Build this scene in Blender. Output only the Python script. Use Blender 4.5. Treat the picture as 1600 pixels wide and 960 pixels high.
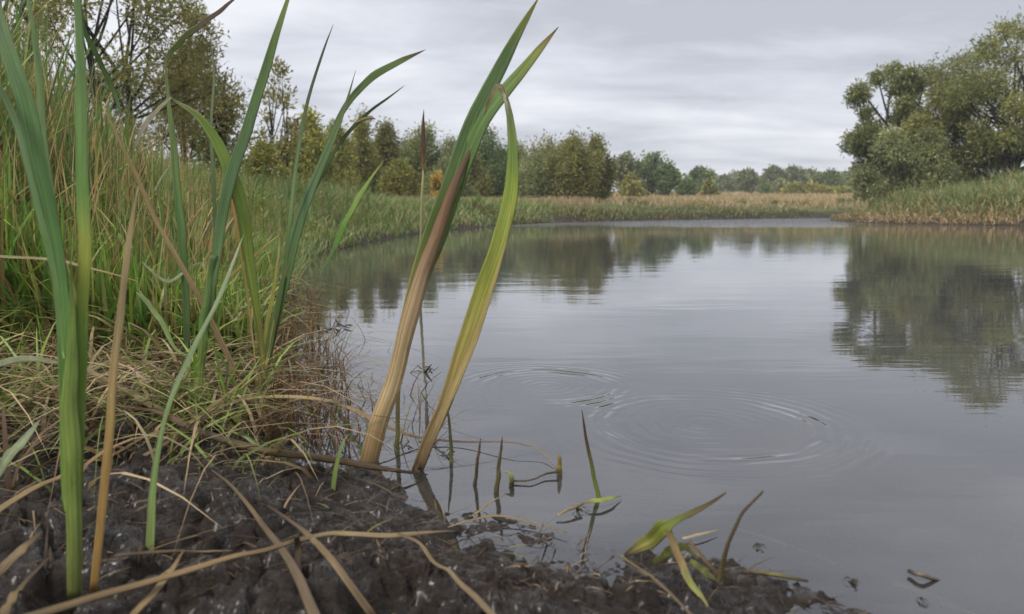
import bpy, math, random
import numpy as np

# ------------------------------------------------------------------ clear
for o in list(bpy.data.objects):
    bpy.data.objects.remove(o, do_unlink=True)
scene = bpy.context.scene
C = scene.collection
R = math.radians

# ------------------------------------------------------------------ camera
CAM_H, PITCH, FPX, W0, H0 = 0.50, R(7.40), 1200.0, 1600.0, 960.0
cam = bpy.data.cameras.new('camera')
cam.sensor_width = 36.0
cam.lens = 36.0 * FPX / W0
cam.clip_start, cam.clip_end = 0.02, 4000.0
cam.dof.use_dof = True
cam.dof.focus_distance = 2.1
cam.dof.aperture_fstop = 5.6
cam_ob = bpy.data.objects.new('camera', cam)
C.objects.link(cam_ob)
cam_ob.location = (0, 0, CAM_H)
cam_ob.rotation_euler = (R(90) - PITCH, 0, 0)
scene.camera = cam_ob

# ------------------------------------------------------------------ sky (overcast) and sun
SUN_EL, SUN_AZ = R(58), R(238)          # azimuth clockwise from +Y: behind the camera, to the left
world = bpy.data.worlds.new('World')
scene.world = world
world.use_nodes = True
wt = world.node_tree
wt.nodes.clear()
def N(tree, typ, **kw):
    n = tree.nodes.new(typ)
    for k, v in kw.items():
        setattr(n, k, v)
    return n
wo = N(wt, 'ShaderNodeOutputWorld')
bg = N(wt, 'ShaderNodeBackground')
bg.inputs['Strength'].default_value = 0.10
sky = N(wt, 'ShaderNodeTexSky', sky_type='NISHITA', sun_disc=False)
sky.sun_elevation, sky.sun_rotation = SUN_EL, SUN_AZ
tc = N(wt, 'ShaderNodeTexCoord')
sep = N(wt, 'ShaderNodeSeparateXYZ')
wt.links.new(tc.outputs['Generated'], sep.inputs[0])
def M_(tree, op, a, b=None, c=None):
    n = N(tree, 'ShaderNodeMath', operation=op)
    for i, v in enumerate((a, b, c)):
        if v is None: continue
        if isinstance(v, (int, float)): n.inputs[i].default_value = v
        else: tree.links.new(v, n.inputs[i])
    return n.outputs[0]
zc = M_(wt, 'ADD', M_(wt, 'ABSOLUTE', sep.outputs[2]), 0.16)
cx = M_(wt, 'DIVIDE', sep.outputs[0], zc)
cy = M_(wt, 'DIVIDE', sep.outputs[1], zc)
cmb = N(wt, 'ShaderNodeCombineXYZ')
wt.links.new(cx, cmb.inputs[0]); wt.links.new(cy, cmb.inputs[1])
mp = N(wt, 'ShaderNodeMapping')
mp.inputs['Scale'].default_value = (0.50, 0.95, 1)
mp.inputs['Location'].default_value = (3.1, 1.7, 0)
mp.inputs['Rotation'].default_value = (0, 0, R(24))
wt.links.new(cmb.outputs[0], mp.inputs[0])
def noise(tree, vec, scale, detail=5, rough=0.55, dist=0.0):
    n = N(tree, 'ShaderNodeTexNoise')
    n.inputs['Scale'].default_value = scale
    n.inputs['Detail'].default_value = detail
    n.inputs['Roughness'].default_value = rough
    n.inputs['Distortion'].default_value = dist
    if vec is not None: tree.links.new(vec, n.inputs['Vector'])
    return n
n1 = noise(wt, mp.outputs[0], 0.9, 3, 0.5, 0.4)
n2 = noise(wt, mp.outputs[0], 3.0, 7, 0.6, 0.35)
cl = M_(wt, 'ADD', M_(wt, 'MULTIPLY', n1.outputs[0], 0.62), M_(wt, 'MULTIPLY', n2.outputs[0], 0.38))
ramp = N(wt, 'ShaderNodeValToRGB')
ramp.color_ramp.elements[0].position = 0.40
ramp.color_ramp.elements[0].color = (0.40, 0.42, 0.475, 1)
ramp.color_ramp.elements[1].position = 0.61
ramp.color_ramp.elements[1].color = (0.68, 0.69, 0.735, 1)
e = ramp.color_ramp.elements.new(0.50); e.color = (0.53, 0.55, 0.61, 1)
wt.links.new(cl, ramp.inputs[0])
sc10 = N(wt, 'ShaderNodeVectorMath', operation='SCALE')
sc10.inputs['Scale'].default_value = 9.0
wt.links.new(ramp.outputs[0], sc10.inputs[0])
mx = N(wt, 'ShaderNodeMix', data_type='RGBA')
mx.inputs[0].default_value = 0.97
wt.links.new(sky.outputs[0], mx.inputs[6])
wt.links.new(sc10.outputs[0], mx.inputs[7])
wt.links.new(mx.outputs[2], bg.inputs['Color'])
wt.links.new(bg.outputs[0], wo.inputs[0])

sun = bpy.data.lights.new('sun', 'SUN')
sun.energy = 1.5
sun.angle = R(16)
sun.color = (1.0, 0.97, 0.92)
sun_ob = bpy.data.objects.new('sun', sun)
C.objects.link(sun_ob)
sun_ob.rotation_euler = (R(90) - SUN_EL, 0, -SUN_AZ + math.pi)

scene.view_settings.view_transform = 'Standard'
scene.view_settings.look = 'None'
scene.view_settings.gamma = 1.0
scene.view_settings.exposure = 0.6
scene.view_settings.use_curve_mapping = False
scene.render.engine = 'CYCLES'
cy_ = scene.cycles
cy_.use_denoising = True
cy_.denoiser = 'OPENIMAGEDENOISE'
cy_.max_bounces = 6
cy_.diffuse_bounces = 3
cy_.glossy_bounces = 3
cy_.transmission_bounces = 3
cy_.transparent_max_bounces = 6
cy_.volume_bounces = 1
cy_.use_adaptive_sampling = False
cy_.caustics_reflective = False
cy_.caustics_refractive = False

# ------------------------------------------------------------------ geometry helpers
CP, SP = math.cos(PITCH), math.sin(PITCH)
def px(u, v, d):
    """point seen at photo pixel (u, v), at distance d along the optical axis"""
    a, b = (u - 800) / FPX, -(v - 480) / FPX
    return np.array([d * a, d * (b * SP + CP), CAM_H + d * (b * CP - SP)])
def onz(u, v, z=0.0):
    b = -(v - 480) / FPX
    return px(u, v, (CAM_H - z) / (SP - b * CP))
def lin(c):
    c = np.asarray(c, float) / 255.0
    return np.where(c <= 0.04045, c / 12.92, ((c + 0.055) / 1.055) ** 2.4)

_rt = np.random.RandomState(5).rand(256, 256)
def vnoise(x, y, seed=0):
    x = np.asarray(x, float) + seed * 17.31; y = np.asarray(y, float) + seed * 5.77
    i, j = np.floor(x).astype(int), np.floor(y).astype(int)
    fx, fy = x - i, y - j
    fx = fx * fx * (3 - 2 * fx); fy = fy * fy * (3 - 2 * fy)
    g = lambda a, b: _rt[a & 255, b & 255]
    return (g(i, j) * (1 - fx) + g(i + 1, j) * fx) * (1 - fy) + (g(i, j + 1) * (1 - fx) + g(i + 1, j + 1) * fx) * fy
def fbm(x, y, oct=4, seed=0, gain=0.5):
    s, a, t = 0, 1.0, 0
    for k in range(oct):
        s = s + a * vnoise(x * 2 ** k, y * 2 ** k, seed + k); t += a; a *= gain
    return s / t * 2 - 1

def mesh_np(name, V, F, mat, parent=None, col=None, uv=None, smooth=False, matrix=None):
    """V (n,3), F list of arrays (m,k) -> ONE mesh object; col per vertex, uv per vertex"""
    me = bpy.data.meshes.new(name)
    V = np.asarray(V, np.float32)
    Fs = F if isinstance(F, list) and not isinstance(F[0], tuple) else [F]
    Fs = [np.asarray(f, np.int32) for f in Fs if len(f)]
    me.vertices.add(len(V)); me.vertices.foreach_set('co', V.ravel())
    loops = np.concatenate([f.ravel() for f in Fs])
    cnt = np.concatenate([np.full(len(f), f.shape[1], np.int32) for f in Fs])
    st = np.concatenate([[0], np.cumsum(cnt)[:-1]]).astype(np.int32)
    me.loops.add(len(loops)); me.loops.foreach_set('vertex_index', loops)
    me.polygons.add(len(cnt)); me.polygons.foreach_set('loop_start', st)
    me.update(calc_edges=True)
    if smooth:
        me.polygons.foreach_set('use_smooth', np.ones(len(cnt), bool))
    if col is not None:
        ca = me.color_attributes.new('Col', 'FLOAT_COLOR', 'POINT')
        c4 = np.ones((len(V), 4), np.float32); c4[:, :3] = col
        ca.data.foreach_set('color', c4.ravel())
    if uv is not None:
        ul = me.uv_layers.new(name='UVMap')
        ul.data.foreach_set('uv', np.asarray(uv, np.float32)[loops].ravel())
    me.materials.append(mat)
    ob = bpy.data.objects.new(name, me)
    C.objects.link(ob)
    if parent is not None:
        ob.parent = parent
        ob.matrix_parent_inverse = parent.matrix_basis.inverted()
    return ob
def tag(o, label=None, cat=None, group=None, kind=None):
    if label: o['label'] = label
    if cat: o['category'] = cat
    if group: o['group'] = group
    if kind: o['kind'] = kind
    return o
def empty(name, loc):
    o = bpy.data.objects.new(name, None)
    o.empty_display_size = 0.05
    C.objects.link(o); o.location = loc
    return o

# ------------------------------------------------------------------ materials
def new_mat(name):
    m = bpy.data.materials.new(name); m.use_nodes = True
    t = m.node_tree; t.nodes.clear()
    out = N(t, 'ShaderNodeOutputMaterial')
    return m, t, out
def mixc(t, f, a, b, mode='MIX'):
    n = N(t, 'ShaderNodeMix', data_type='RGBA', blend_type=mode)
    for i, v in ((0, f), (6, a), (7, b)):
        if isinstance(v, (int, float)): n.inputs[i].default_value = v
        elif isinstance(v, (tuple, list)): n.inputs[i].default_value = (*v, 1)[:4]
        else: t.links.new(v, n.inputs[i])
    return n.outputs[2]
def rampv(t, v, p0, p1, c0=0.0, c1=1.0):
    n = N(t, 'ShaderNodeMapRange'); n.clamp = True
    n.inputs[1].default_value, n.inputs[2].default_value = p0, p1
    n.inputs[3].default_value, n.inputs[4].default_value = c0, c1
    t.links.new(v, n.inputs[0])
    return n.outputs[0]

def foliage_mat(name, trans=0.35, rough=0.55, spec=0.3):
    m, t, out = new_mat(name)
    a = N(t, 'ShaderNodeAttribute', attribute_name='Col')
    p = N(t, 'ShaderNodeBsdfPrincipled')
    p.inputs['Roughness'].default_value = rough
    p.inputs['Specular IOR Level'].default_value = spec
    t.links.new(a.outputs['Color'], p.inputs['Base Color'])
    tr = N(t, 'ShaderNodeBsdfTranslucent')
    t.links.new(a.outputs['Color'], tr.inputs['Color'])
    ms = N(t, 'ShaderNodeMixShader'); ms.inputs[0].default_value = trans
    t.links.new(p.outputs[0], ms.inputs[1]); t.links.new(tr.outputs[0], ms.inputs[2])
    t.links.new(ms.outputs[0], out.inputs[0])
    return m
MAT_LEAF = foliage_mat('tree_leaf', 0.38, 0.5, 0.35)
MAT_GRASS = foliage_mat('grass_blade', 0.24, 0.45, 0.4)

def reed_mat():
    """long reed leaf: colour along its length (Col), parallel veins, midrib, worn margins, blotches and specks"""
    m, t, out = new_mat('reed_leaf')
    a = N(t, 'ShaderNodeAttribute', attribute_name='Col')
    uv = N(t, 'ShaderNodeUVMap'); uv.uv_map = 'UVMap'
    su = N(t, 'ShaderNodeSeparateXYZ'); t.links.new(uv.outputs[0], su.inputs[0])
    across = M_(t, 'FRACT', su.outputs[1])
    edge = M_(t, 'MULTIPLY', M_(t, 'ABSOLUTE', M_(t, 'SUBTRACT', across, 0.5)), 2.0)      # 0 at the midrib, 1 at the margin
    def nz(sx, sy, d=3, r=.6, ds=0.0):
        mp1 = N(t, 'ShaderNodeMapping'); mp1.inputs['Scale'].default_value = (sx, sy, 1)
        t.links.new(uv.outputs[0], mp1.inputs[0])
        return noise(t, mp1.outputs[0], 1.0, d, r, ds).outputs[0]
    v, v2, b, sp_, big = nz(1.1, 13), nz(3, 34), nz(16, 4, 5, .7, .8), nz(90, 22, 2, .5), nz(5, 1.2, 3, .6)
    def gray(x):
        vc = N(t, 'ShaderNodeCombineColor')
        for i in range(3): t.links.new(x, vc.inputs[i])
        return vc.outputs[0]
    c = mixc(t, 1.0, a.outputs['Color'], gray(rampv(t, v, 0.3, 0.7, 0.58, 1.42)), 'MULTIPLY')
    c = mixc(t, 1.0, c, gray(rampv(t, v2, 0.3, 0.7, 0.80, 1.20)), 'MULTIPLY')
    c = mixc(t, 1.0, c, gray(rampv(t, big, 0.3, 0.7, 0.78, 1.22)), 'MULTIPLY')
    c = mixc(t, rampv(t, edge, 0.0, 0.10, 0.35, 0.0), c, mixc(t, 1.0, c, (1.5, 1.5, 1.35), 'MULTIPLY'))
    worn = M_(t, 'MULTIPLY', rampv(t, edge, 0.72, 1.0, 0, 1), rampv(t, b, 0.48, 0.66, 0, 0.7))
    c = mixc(t, worn, c, (0.26, 0.20, 0.11))
    c = mixc(t, rampv(t, b, 0.58, 0.70, 0.0, 0.6), c, mixc(t, 1.0, c, (0.62, 0.55, 0.46), 'MULTIPLY'))
    c = mixc(t, rampv(t, sp_, 0.68, 0.74, 0.0, 0.5), c, (0.40, 0.36, 0.26))
    p = N(t, 'ShaderNodeBsdfPrincipled')
    t.links.new(c, p.inputs['Base Color'])
    t.links.new(rampv(t, b, 0.3, 0.7, 0.34, 0.6), p.inputs['Roughness'])
    p.inputs['Specular IOR Level'].default_value = 0.45
    bp = N(t, 'ShaderNodeBump'); bp.inputs['Strength'].default_value = 0.8
    bp.inputs['Distance'].default_value = 0.002
    t.links.new(M_(t, 'ADD', v, M_(t, 'MULTIPLY', v2, .6)), bp.inputs['Height'])
    t.links.new(bp.outputs[0], p.inputs['Normal'])
    tr = N(t, 'ShaderNodeBsdfTranslucent'); t.links.new(c, tr.inputs['Color'])
    ms = N(t, 'ShaderNodeMixShader'); ms.inputs[0].default_value = 0.16
    t.links.new(p.outputs[0], ms.inputs[1]); t.links.new(tr.outputs[0], ms.inputs[2])
    t.links.new(ms.outputs[0], out.inputs[0])
    return m
MAT_REED = reed_mat()

def bark_mat():
    m, t, out = new_mat('bark')
    tc = N(t, 'ShaderNodeTexCoord')
    mpn = N(t, 'ShaderNodeMapping'); mpn.inputs['Scale'].default_value = (6, 6, 1.2)
    t.links.new(tc.outputs['Object'], mpn.inputs[0])
    n = noise(t, mpn.outputs[0], 3.0, 6, 0.65)
    c = mixc(t, rampv(t, n.outputs[0], 0.3, 0.7), (0.022, 0.018, 0.015), (0.085, 0.07, 0.058))
    p = N(t, 'ShaderNodeBsdfPrincipled'); p.inputs['Roughness'].default_value = 0.85
    t.links.new(c, p.inputs['Base Color'])
    bp = N(t, 'ShaderNodeBump'); bp.inputs['Strength'].default_value = 0.6; bp.inputs['Distance'].default_value = 0.03
    t.links.new(n.outputs[0], bp.inputs['Height']); t.links.new(bp.outputs[0], p.inputs['Normal'])
    t.links.new(p.outputs[0], out.inputs[0])
    return m
MAT_BARK = bark_mat()

def ground_mat():
    m, t, out = new_mat('ground_soil')
    a = N(t, 'ShaderNodeAttribute', attribute_name='Col')
    tc = N(t, 'ShaderNodeTexCoord')
    n = noise(t, tc.outputs['Object'], 1.3, 8, 0.7)
    n2 = noise(t, tc.outputs['Object'], 0.09, 5, 0.6)
    f = M_(t, 'ADD', rampv(t, n.outputs[0], 0.3, 0.7, -0.35, 0.35), rampv(t, n2.outputs[0], 0.3, 0.7, 0.75, 1.25))
    vc = N(t, 'ShaderNodeCombineColor')
    for i in range(3): t.links.new(f, vc.inputs[i])
    c = mixc(t, 1.0, a.outputs['Color'], vc.outputs[0], 'MULTIPLY')
    p = N(t, 'ShaderNodeBsdfPrincipled'); p.inputs['Roughness'].default_value = 0.9
    p.inputs['Specular IOR Level'].default_value = 0.2
    t.links.new(c, p.inputs['Base Color'])
    bp = N(t, 'ShaderNodeBump'); bp.inputs['Strength'].default_value = 0.7; bp.inputs['Distance'].default_value = 0.06
    t.links.new(n.outputs[0], bp.inputs['Height']); t.links.new(bp.outputs[0], p.inputs['Normal'])
    t.links.new(p.outputs[0], out.inputs[0])
    return m
MAT_GROUND = ground_mat()

def mud_mat():
    m, t, out = new_mat('wet_mud')
    tc = N(t, 'ShaderNodeTexCoord')
    n = noise(t, tc.outputs['Object'], 7, 8, 0.7)
    n2 = noise(t, tc.outputs['Object'], 70, 6, 0.75)
    n3 = noise(t, tc.outputs['Object'], 260, 4, 0.7)
    c = mixc(t, rampv(t, n.outputs[0], 0.3, 0.7), (0.010, 0.0064, 0.0036), (0.052, 0.034, 0.021))
    c = mixc(t, rampv(t, n2.outputs[0], 0.52, 0.74, 0, 0.6), c, (0.115, 0.083, 0.058))
    c = mixc(t, rampv(t, n3.outputs[0], 0.66, 0.76, 0, 0.4), c, (0.16, 0.12, 0.08))
    p = N(t, 'ShaderNodeBsdfPrincipled')
    t.links.new(c, p.inputs['Base Color'])
    nw = noise(t, tc.outputs['Object'], 22, 4, 0.6)
    rr = M_(t, 'ADD', rampv(t, n2.outputs[0], 0.35, 0.65, 0.0, 0.08), rampv(t, nw.outputs[0], 0.44, 0.56, 0.22, 0.55))
    t.links.new(rr, p.inputs['Roughness'])
    p.inputs['Specular IOR Level'].default_value = 0.5
    wet = rampv(t, nw.outputs[0], 0.47, 0.53, 0.55, 0.0)
    t.links.new(wet, p.inputs['Coat Weight'])
    p.inputs['Coat Roughness'].default_value = 0.27
    s = M_(t, 'ADD', n2.outputs[0], M_(t, 'MULTIPLY', n3.outputs[0], 0.35))
    bp = N(t, 'ShaderNodeBump'); bp.inputs['Strength'].default_value = 1.0; bp.inputs['Distance'].default_value = 0.010
    t.links.new(s, bp.inputs['Height']); t.links.new(bp.outputs[0], p.inputs['Normal'])
    t.links.new(p.outputs[0], out.inputs[0])
    return m
MAT_MUD = mud_mat()

RING1 = onz(852, 603); RING2 = onz(1103, 662)
def water_mat():
    m, t, out = new_mat('river_water')
    geo = N(t, 'ShaderNodeNewGeometry')
    sp = N(t, 'ShaderNodeSeparateXYZ'); t.links.new(geo.outputs['Position'], sp.inputs[0])
    X, Y = sp.outputs[0], sp.outputs[1]
    dist = M_(t, 'SQRT', M_(t, 'ADD', M_(t, 'MULTIPLY', X, X), M_(t, 'MULTIPLY', Y, Y)))
    # long low wavelets lying across the river
    mpa = N(t, 'ShaderNodeMapping'); mpa.inputs['Scale'].default_value = (0.55, 2.6, 1)
    mpa.inputs['Rotation'].default_value = (0, 0, R(4))
    t.links.new(geo.outputs['Position'], mpa.inputs[0])
    wa = noise(t, mpa.outputs[0], 1.6, 3, 0.5, 0.3)
    wb = noise(t, mpa.outputs[0], 6.5, 2, 0.5, 0.2)
    patch = noise(t, geo.outputs['Position'], 0.32, 2, 0.5)
    pm = rampv(t, patch.outputs[0], 0.42, 0.68, 0.25, 1.4)
    h = M_(t, 'ADD', M_(t, 'MULTIPLY', wa.outputs[0], 0.0016), M_(t, 'MULTIPLY', M_(t, 'MULTIPLY', wb.outputs[0], 0.0006), pm))
    # breeze on the far reach
    far = rampv(t, Y, 19.0, 27.0, 0.0, 1.0)
    wc = noise(t, mpa.outputs[0], 3.0, 3, 0.6)
    h = M_(t, 'ADD', h, M_(t, 'MULTIPLY', M_(t, 'MULTIPLY', wc.outputs[0], far), 0.075))
    # two rings of ripples
    for (c, Rr, k, amp, ph) in ((RING1, 0.205, 190.0, 0.00056, 0.4), (RING2, 0.255, 170.0, 0.00076, 1.1)):
        wob = noise(t, geo.outputs['Position'], 5.0, 2, 0.5)
        dx = M_(t, 'SUBTRACT', X, float(c[0])); dy = M_(t, 'SUBTRACT', Y, float(c[1]))
        r = M_(t, 'SQRT', M_(t, 'ADD', M_(t, 'MULTIPLY', dx, dx), M_(t, 'MULTIPLY', dy, dy)))
        r = M_(t, 'ADD', r, M_(t, 'MULTIPLY', M_(t, 'SUBTRACT', wob.outputs[0], 0.5), 0.055))
        s = M_(t, 'SINE', M_(t, 'ADD', M_(t, 'MULTIPLY', r, k), ph))
        # strong outer rings, faint inner ones, fading outwards
        g = M_(t, 'DIVIDE', M_(t, 'SUBTRACT', r, Rr), 0.035)
        env = M_(t, 'EXPONENT', M_(t, 'MULTIPLY', M_(t, 'MULTIPLY', g, g), -1.0))
        g2 = M_(t, 'DIVIDE', r, Rr * 0.9)
        env2 = M_(t, 'MULTIPLY', M_(t, 'EXPONENT', M_(t, 'MULTIPLY', M_(t, 'POWER', g2, 4.0), -1.0)), 0.22)
        g3 = M_(t, 'DIVIDE', M_(t, 'SUBTRACT', r, Rr * 1.3), 0.06)
        env3 = M_(t, 'MULTIPLY', M_(t, 'EXPONENT', M_(t, 'MULTIPLY', M_(t, 'MULTIPLY', g3, g3), -1.0)), 0.30)
        ee = M_(t, 'ADD', M_(t, 'ADD', env, env2), env3)
        brk = M_(t, 'MULTIPLY', rampv(t, wob.outputs[0], 0.35, 0.62, 0.25, 1.25), rampv(t, noise(t, geo.outputs['Position'], 2.3 + Rr * 3, 2, .5).outputs[0], .38, .6, .12, 1.5))
        h = M_(t, 'ADD', h, M_(t, 'MULTIPLY', M_(t, 'MULTIPLY', s, M_(t, 'MULTIPLY', ee, brk)), amp))
    bp = N(t, 'ShaderNodeBump'); bp.inputs['Strength'].default_value = 1.0; bp.inputs['Distance'].default_value = 1.0
    t.links.new(h, bp.inputs['Height'])
    # turbid grey-brown body, slightly see-through, under a clear reflecting surface
    nb = noise(t, geo.outputs['Position'], 2.2, 5, 0.6, 0.5)
    bc = mixc(t, rampv(t, nb.outputs[0], 0.3, 0.7), (0.080, 0.079, 0.075), (0.116, 0.111, 0.103))
    df = N(t, 'ShaderNodeBsdfDiffuse'); t.links.new(bc, df.inputs['Color'])
    tp = N(t, 'ShaderNodeBsdfTransparent')
    body = N(t, 'ShaderNodeMixShader'); wa_ = N(t, 'ShaderNodeAttribute', attribute_name='Col')
    t.links.new(rampv(t, wa_.outputs['Fac'], 0.0, 1.0, 0.22, 0.90), body.inputs[0])
    t.links.new(tp.outputs[0], body.inputs[1]); t.links.new(df.outputs[0], body.inputs[2])
    gl = N(t, 'ShaderNodeBsdfGlossy'); gl.inputs['Roughness'].default_value = 0.02
    gl.inputs['Color'].default_value = (0.97, 0.98, 1.0, 1)
    t.links.new(bp.outputs[0], gl.inputs['Normal'])
    fr = N(t, 'ShaderNodeFresnel'); fr.inputs['IOR'].default_value = 2.0
    t.links.new(bp.outputs[0], fr.inputs['Normal'])
    ms = N(t, 'ShaderNodeMixShader')
    t.links.new(fr.outputs[0], ms.inputs[0])
    t.links.new(body.outputs[0], ms.inputs[1]); t.links.new(gl.outputs[0], ms.inputs[2])
    t.links.new(ms.outputs[0], out.inputs[0])
    return m
MAT_WATER = water_mat()

# ------------------------------------------------------------------ the river outline and the terrain
near = [(1350, 960), (1255, 918), (1135, 884), (1010, 866), (900, 846), (800, 812), (705, 792), (640, 764), (560, 738),
        (470, 716), (440, 690), (450, 645), (470, 600), (462, 560), (455, 520), (468, 480), (462, 450), (468, 420),
        (505, 396), (560, 382), (640, 367), (720, 357.5), (800, 351.5), (860, 348.5), (950, 346), (1050, 344.3),
        (1150, 342.6), (1250, 341.2), (1330, 340.6), (1420, 340.4)]
shore = [(-1.0, -40.0), (9.0, -14.0), (4.0, -3.5), (1.7, -0.6), (0.85, 0.45)] + [tuple(onz(u, v)[:2]) for u, v in near]
i_far = len(shore)
shore += [(27.0, 34.6)] + [tuple(onz(u, v)[:2]) for u, v in [(1293, 344.6), (1345, 347.5), (1420, 350), (1510, 352), (1600, 353.5)]]
shore += [(18.0, 18.3), (24.0, 14.0), (33.0, 4.0), (40.0, -14.0), (42.0, -40.0)]
SH = np.array(shore)
def shore_dist(x, y):
    """signed distance to the waterline: + on land, - in the water"""
    x = np.asarray(x, float).ravel(); y = np.asarray(y, float).ravel()
    best = np.full(len(x), 1e9); inside = np.zeros(len(x), bool)
    n = len(SH)
    for k in range(n):
        a, b = SH[k], SH[(k + 1) % n]
        d = b - a
        t = np.clip(((x - a[0]) * d[0] + (y - a[1]) * d[1]) / (d @ d), 0, 1)
        best = np.minimum(best, np.hypot(x - a[0] - t * d[0], y - a[1] - t * d[1]))
        if a[1] != b[1]:
            cross = ((a[1] > y) != (b[1] > y)) & (x < (b[0] - a[0]) * (y - a[1]) / (b[1] - a[1]) + a[0])
            inside ^= cross
    return np.where(inside, -best, best)
def sstep(x, a, b):
    t = np.clip((x - a) / (b - a), 0, 1); return t * t * (3 - 2 * t)
def height(x, y, sd=None):
    x = np.asarray(x, float).ravel(); y = np.asarray(y, float).ravel()
    if sd is None: sd = shore_dist(x, y)
    s = np.maximum(sd, 0)
    nearw = 1 - sstep(np.hypot(x * 0.8, y), 2.0, 3.4)                # mud shelf round the camera
    mud = 0.006 + 0.046 * sstep(s, 0, 0.34) + 0.033 * sstep(s, 0.3, 1.0)
    left = 0.10 * sstep(s, 0, 0.15) + 0.34 * sstep(s, 0.1, 1.6) + 0.55 * sstep(s, 1.0, 6.0) * (1 - .85 * sstep(y, 11, 22)) + 0.010 * s
    farb = 0.28 * sstep(s, 0, 0.8) + 0.25 * sstep(s, 0.5, 8) + 0.0215 * np.minimum(s, 260) + 0.004 * np.maximum(s - 260, 0)
    right = 0.12 * sstep(s, 0, 0.3) + 0.42 * sstep(s, 0.2, 2.0) + 0.85 * sstep(s, 1.0, 8.0) * sstep(x, 10.5, 18.0) + 0.012 * s
    az = np.arctan2(x, np.maximum(y, 0.01))
    wr = sstep(x, 9, 12) * (1 - sstep(y, 30.5, 33.0) * (1 - sstep(x, 16, 22) * (1 - sstep(y, 34, 36))))
    wf = sstep(az, -0.06, 0.10) * (1 - wr) * sstep(y, 12, 20)
    land = left * (1 - wf) * (1 - wr) + farb * wf + right * wr
    behind = sstep(-y, -0.4, 0.4)
    land = land * (1 - nearw) + mud * nearw
    land = land + 0.05 * fbm(x * 0.5, y * 0.5, 3, 3) * sstep(s, 0.3, 2) * (1 - nearw)
    d_ = -np.minimum(0, sd)
    bed = -0.008 - np.minimum(d_, .22) * .07 * nearw - np.minimum(d_, .22) * .16 * (1 - nearw) - np.maximum(d_ - .22, 0) * .16
    bed = np.maximum(bed, -1.3)
    return np.where(sd > 0, land, bed)
def H1(x, y): return float(height([x], [y])[0])

# ground: one polar sheet, fine in the field of view, out to the horizon
ang = np.concatenate([np.arange(-180, -56, 4.0), np.arange(-56, 56, 0.45), np.arange(56, 180, 4.0)])
ang = np.radians(ang)
rad = np.concatenate([[0.02], np.geomspace(0.35, 60, 250), np.geomspace(62, 560, 60)])
AA, RR = np.meshgrid(ang, rad)
gx, gy = (RR * np.sin(AA)).ravel(), (RR * np.cos(AA)).ravel()
gsd = shore_dist(gx, gy)
gz = height(gx, gy, gsd)
MUDX, MUDY = (-2.1, 1.15), (0.45, 2.75)
inmud = (gx > MUDX[0] + 0.06) & (gx < MUDX[1] - 0.06) & (gy > MUDY[0] + 0.06) & (gy < MUDY[1] - 0.06)
gz = gz - 0.10 * inmud
na, nr = len(ang), len(rad)
ii = np.arange(na); jj = np.arange(nr - 1)
I, J = np.meshgrid(ii, jj)
F = np.stack([J * na + I, J * na + (I + 1) % na, (J + 1) * na + (I + 1) % na, (J + 1) * na + I], -1).reshape(-1, 4)[:, ::-1]
soil, grassy, dry = lin((58, 50, 42)), lin((92, 98, 56)), lin((182, 158, 112))
gcol = np.zeros((len(gx), 3))
t_s = sstep(gsd, 0.2, 1.5)[:, None]
gcol[:] = soil * (1 - t_s) + grassy * t_s
t_d = (sstep(gsd, 5, 10) * sstep(gy, 14, 24) * (1 - 0.55 * sstep(gx - 0.45 * gy, 0.0, 6.0) * (1 - sstep(gy, 32, 38))))[:, None]
t_d = t_d * (0.75 + 0.25 * fbm(gx * 0.06, gy * 0.25, 3, 9)[:, None])
gcol = gcol * (1 - t_d) + dry * t_d
gcol[gsd < 0] = lin((70, 62, 52))
ground = mesh_np('ground', np.stack([gx, gy, gz], -1), F, MAT_GROUND, col=gcol, smooth=True)
tag(ground, 'earth banks and dry fields on both sides of the river', kind='structure')

# river bank mud close to the camera: a fine sheet of clods, hollows and puddles
step = 0.004
mxs = np.arange(MUDX[0], MUDX[1], step); mys = np.arange(MUDY[0], MUDY[1], step)
MX, MY = np.meshgrid(mxs, mys); mx_, my_ = MX.ravel(), MY.ravel()
msd = shore_dist(mx_, my_)
_wr = np.random.RandomState(8).rand(256, 256, 3)
def worley(x, y, seed=0):
    """nearest and second nearest jittered cell point, and the nearest cell's random value"""
    i, j = np.floor(x).astype(int), np.floor(y).astype(int)
    f1 = np.full(x.shape, 9.0); f2 = f1.copy(); val = np.zeros(x.shape)
    for a in (-1, 0, 1):
        for b in (-1, 0, 1):
            q = _wr[(i + a + seed * 37) & 255, (j + b + seed * 11) & 255]
            d = np.hypot(i + a + q[:, 0] - x, j + b + q[:, 1] - y)
            nearer = d < f1
            f2 = np.where(nearer, f1, np.minimum(f2, d)); val = np.where(nearer, q[:, 2], val); f1 = np.where(nearer, d, f1)
    return f1, f2, val
def clods(x, y):
    wx = x + 0.035 * fbm(x * 10, y * 10, 3, 21); wy = y + 0.035 * fbm(x * 10, y * 10, 3, 31)
    big = fbm(wx * 6, wy * 6, 3, 1)
    a1, a2, av = worley(wx * 17, wy * 21, 1)
    b1, b2, bv = worley(wx * 42 + 3, wy * 50, 2)
    mid = (av - .5) * 1.1 * sstep(a2 - a1, 0, .35) - 0.8 * (1 - sstep(a2 - a1, 0, .22))
    sm = (bv - .5) * sstep(b2 - b1, 0, .4) - 0.5 * (1 - sstep(b2 - b1, 0, .25))
    tn = 1 - 2 * np.abs(fbm(wx * 110, wy * 110, 2, 23))
    pit = np.clip(fbm(wx * 8, wy * 9, 2, 17) - 0.20, 0, 1)
    return 0.030 * big + 0.021 * mid + 0.014 * sm + 0.0045 * tn - 0.15 * pit
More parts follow.
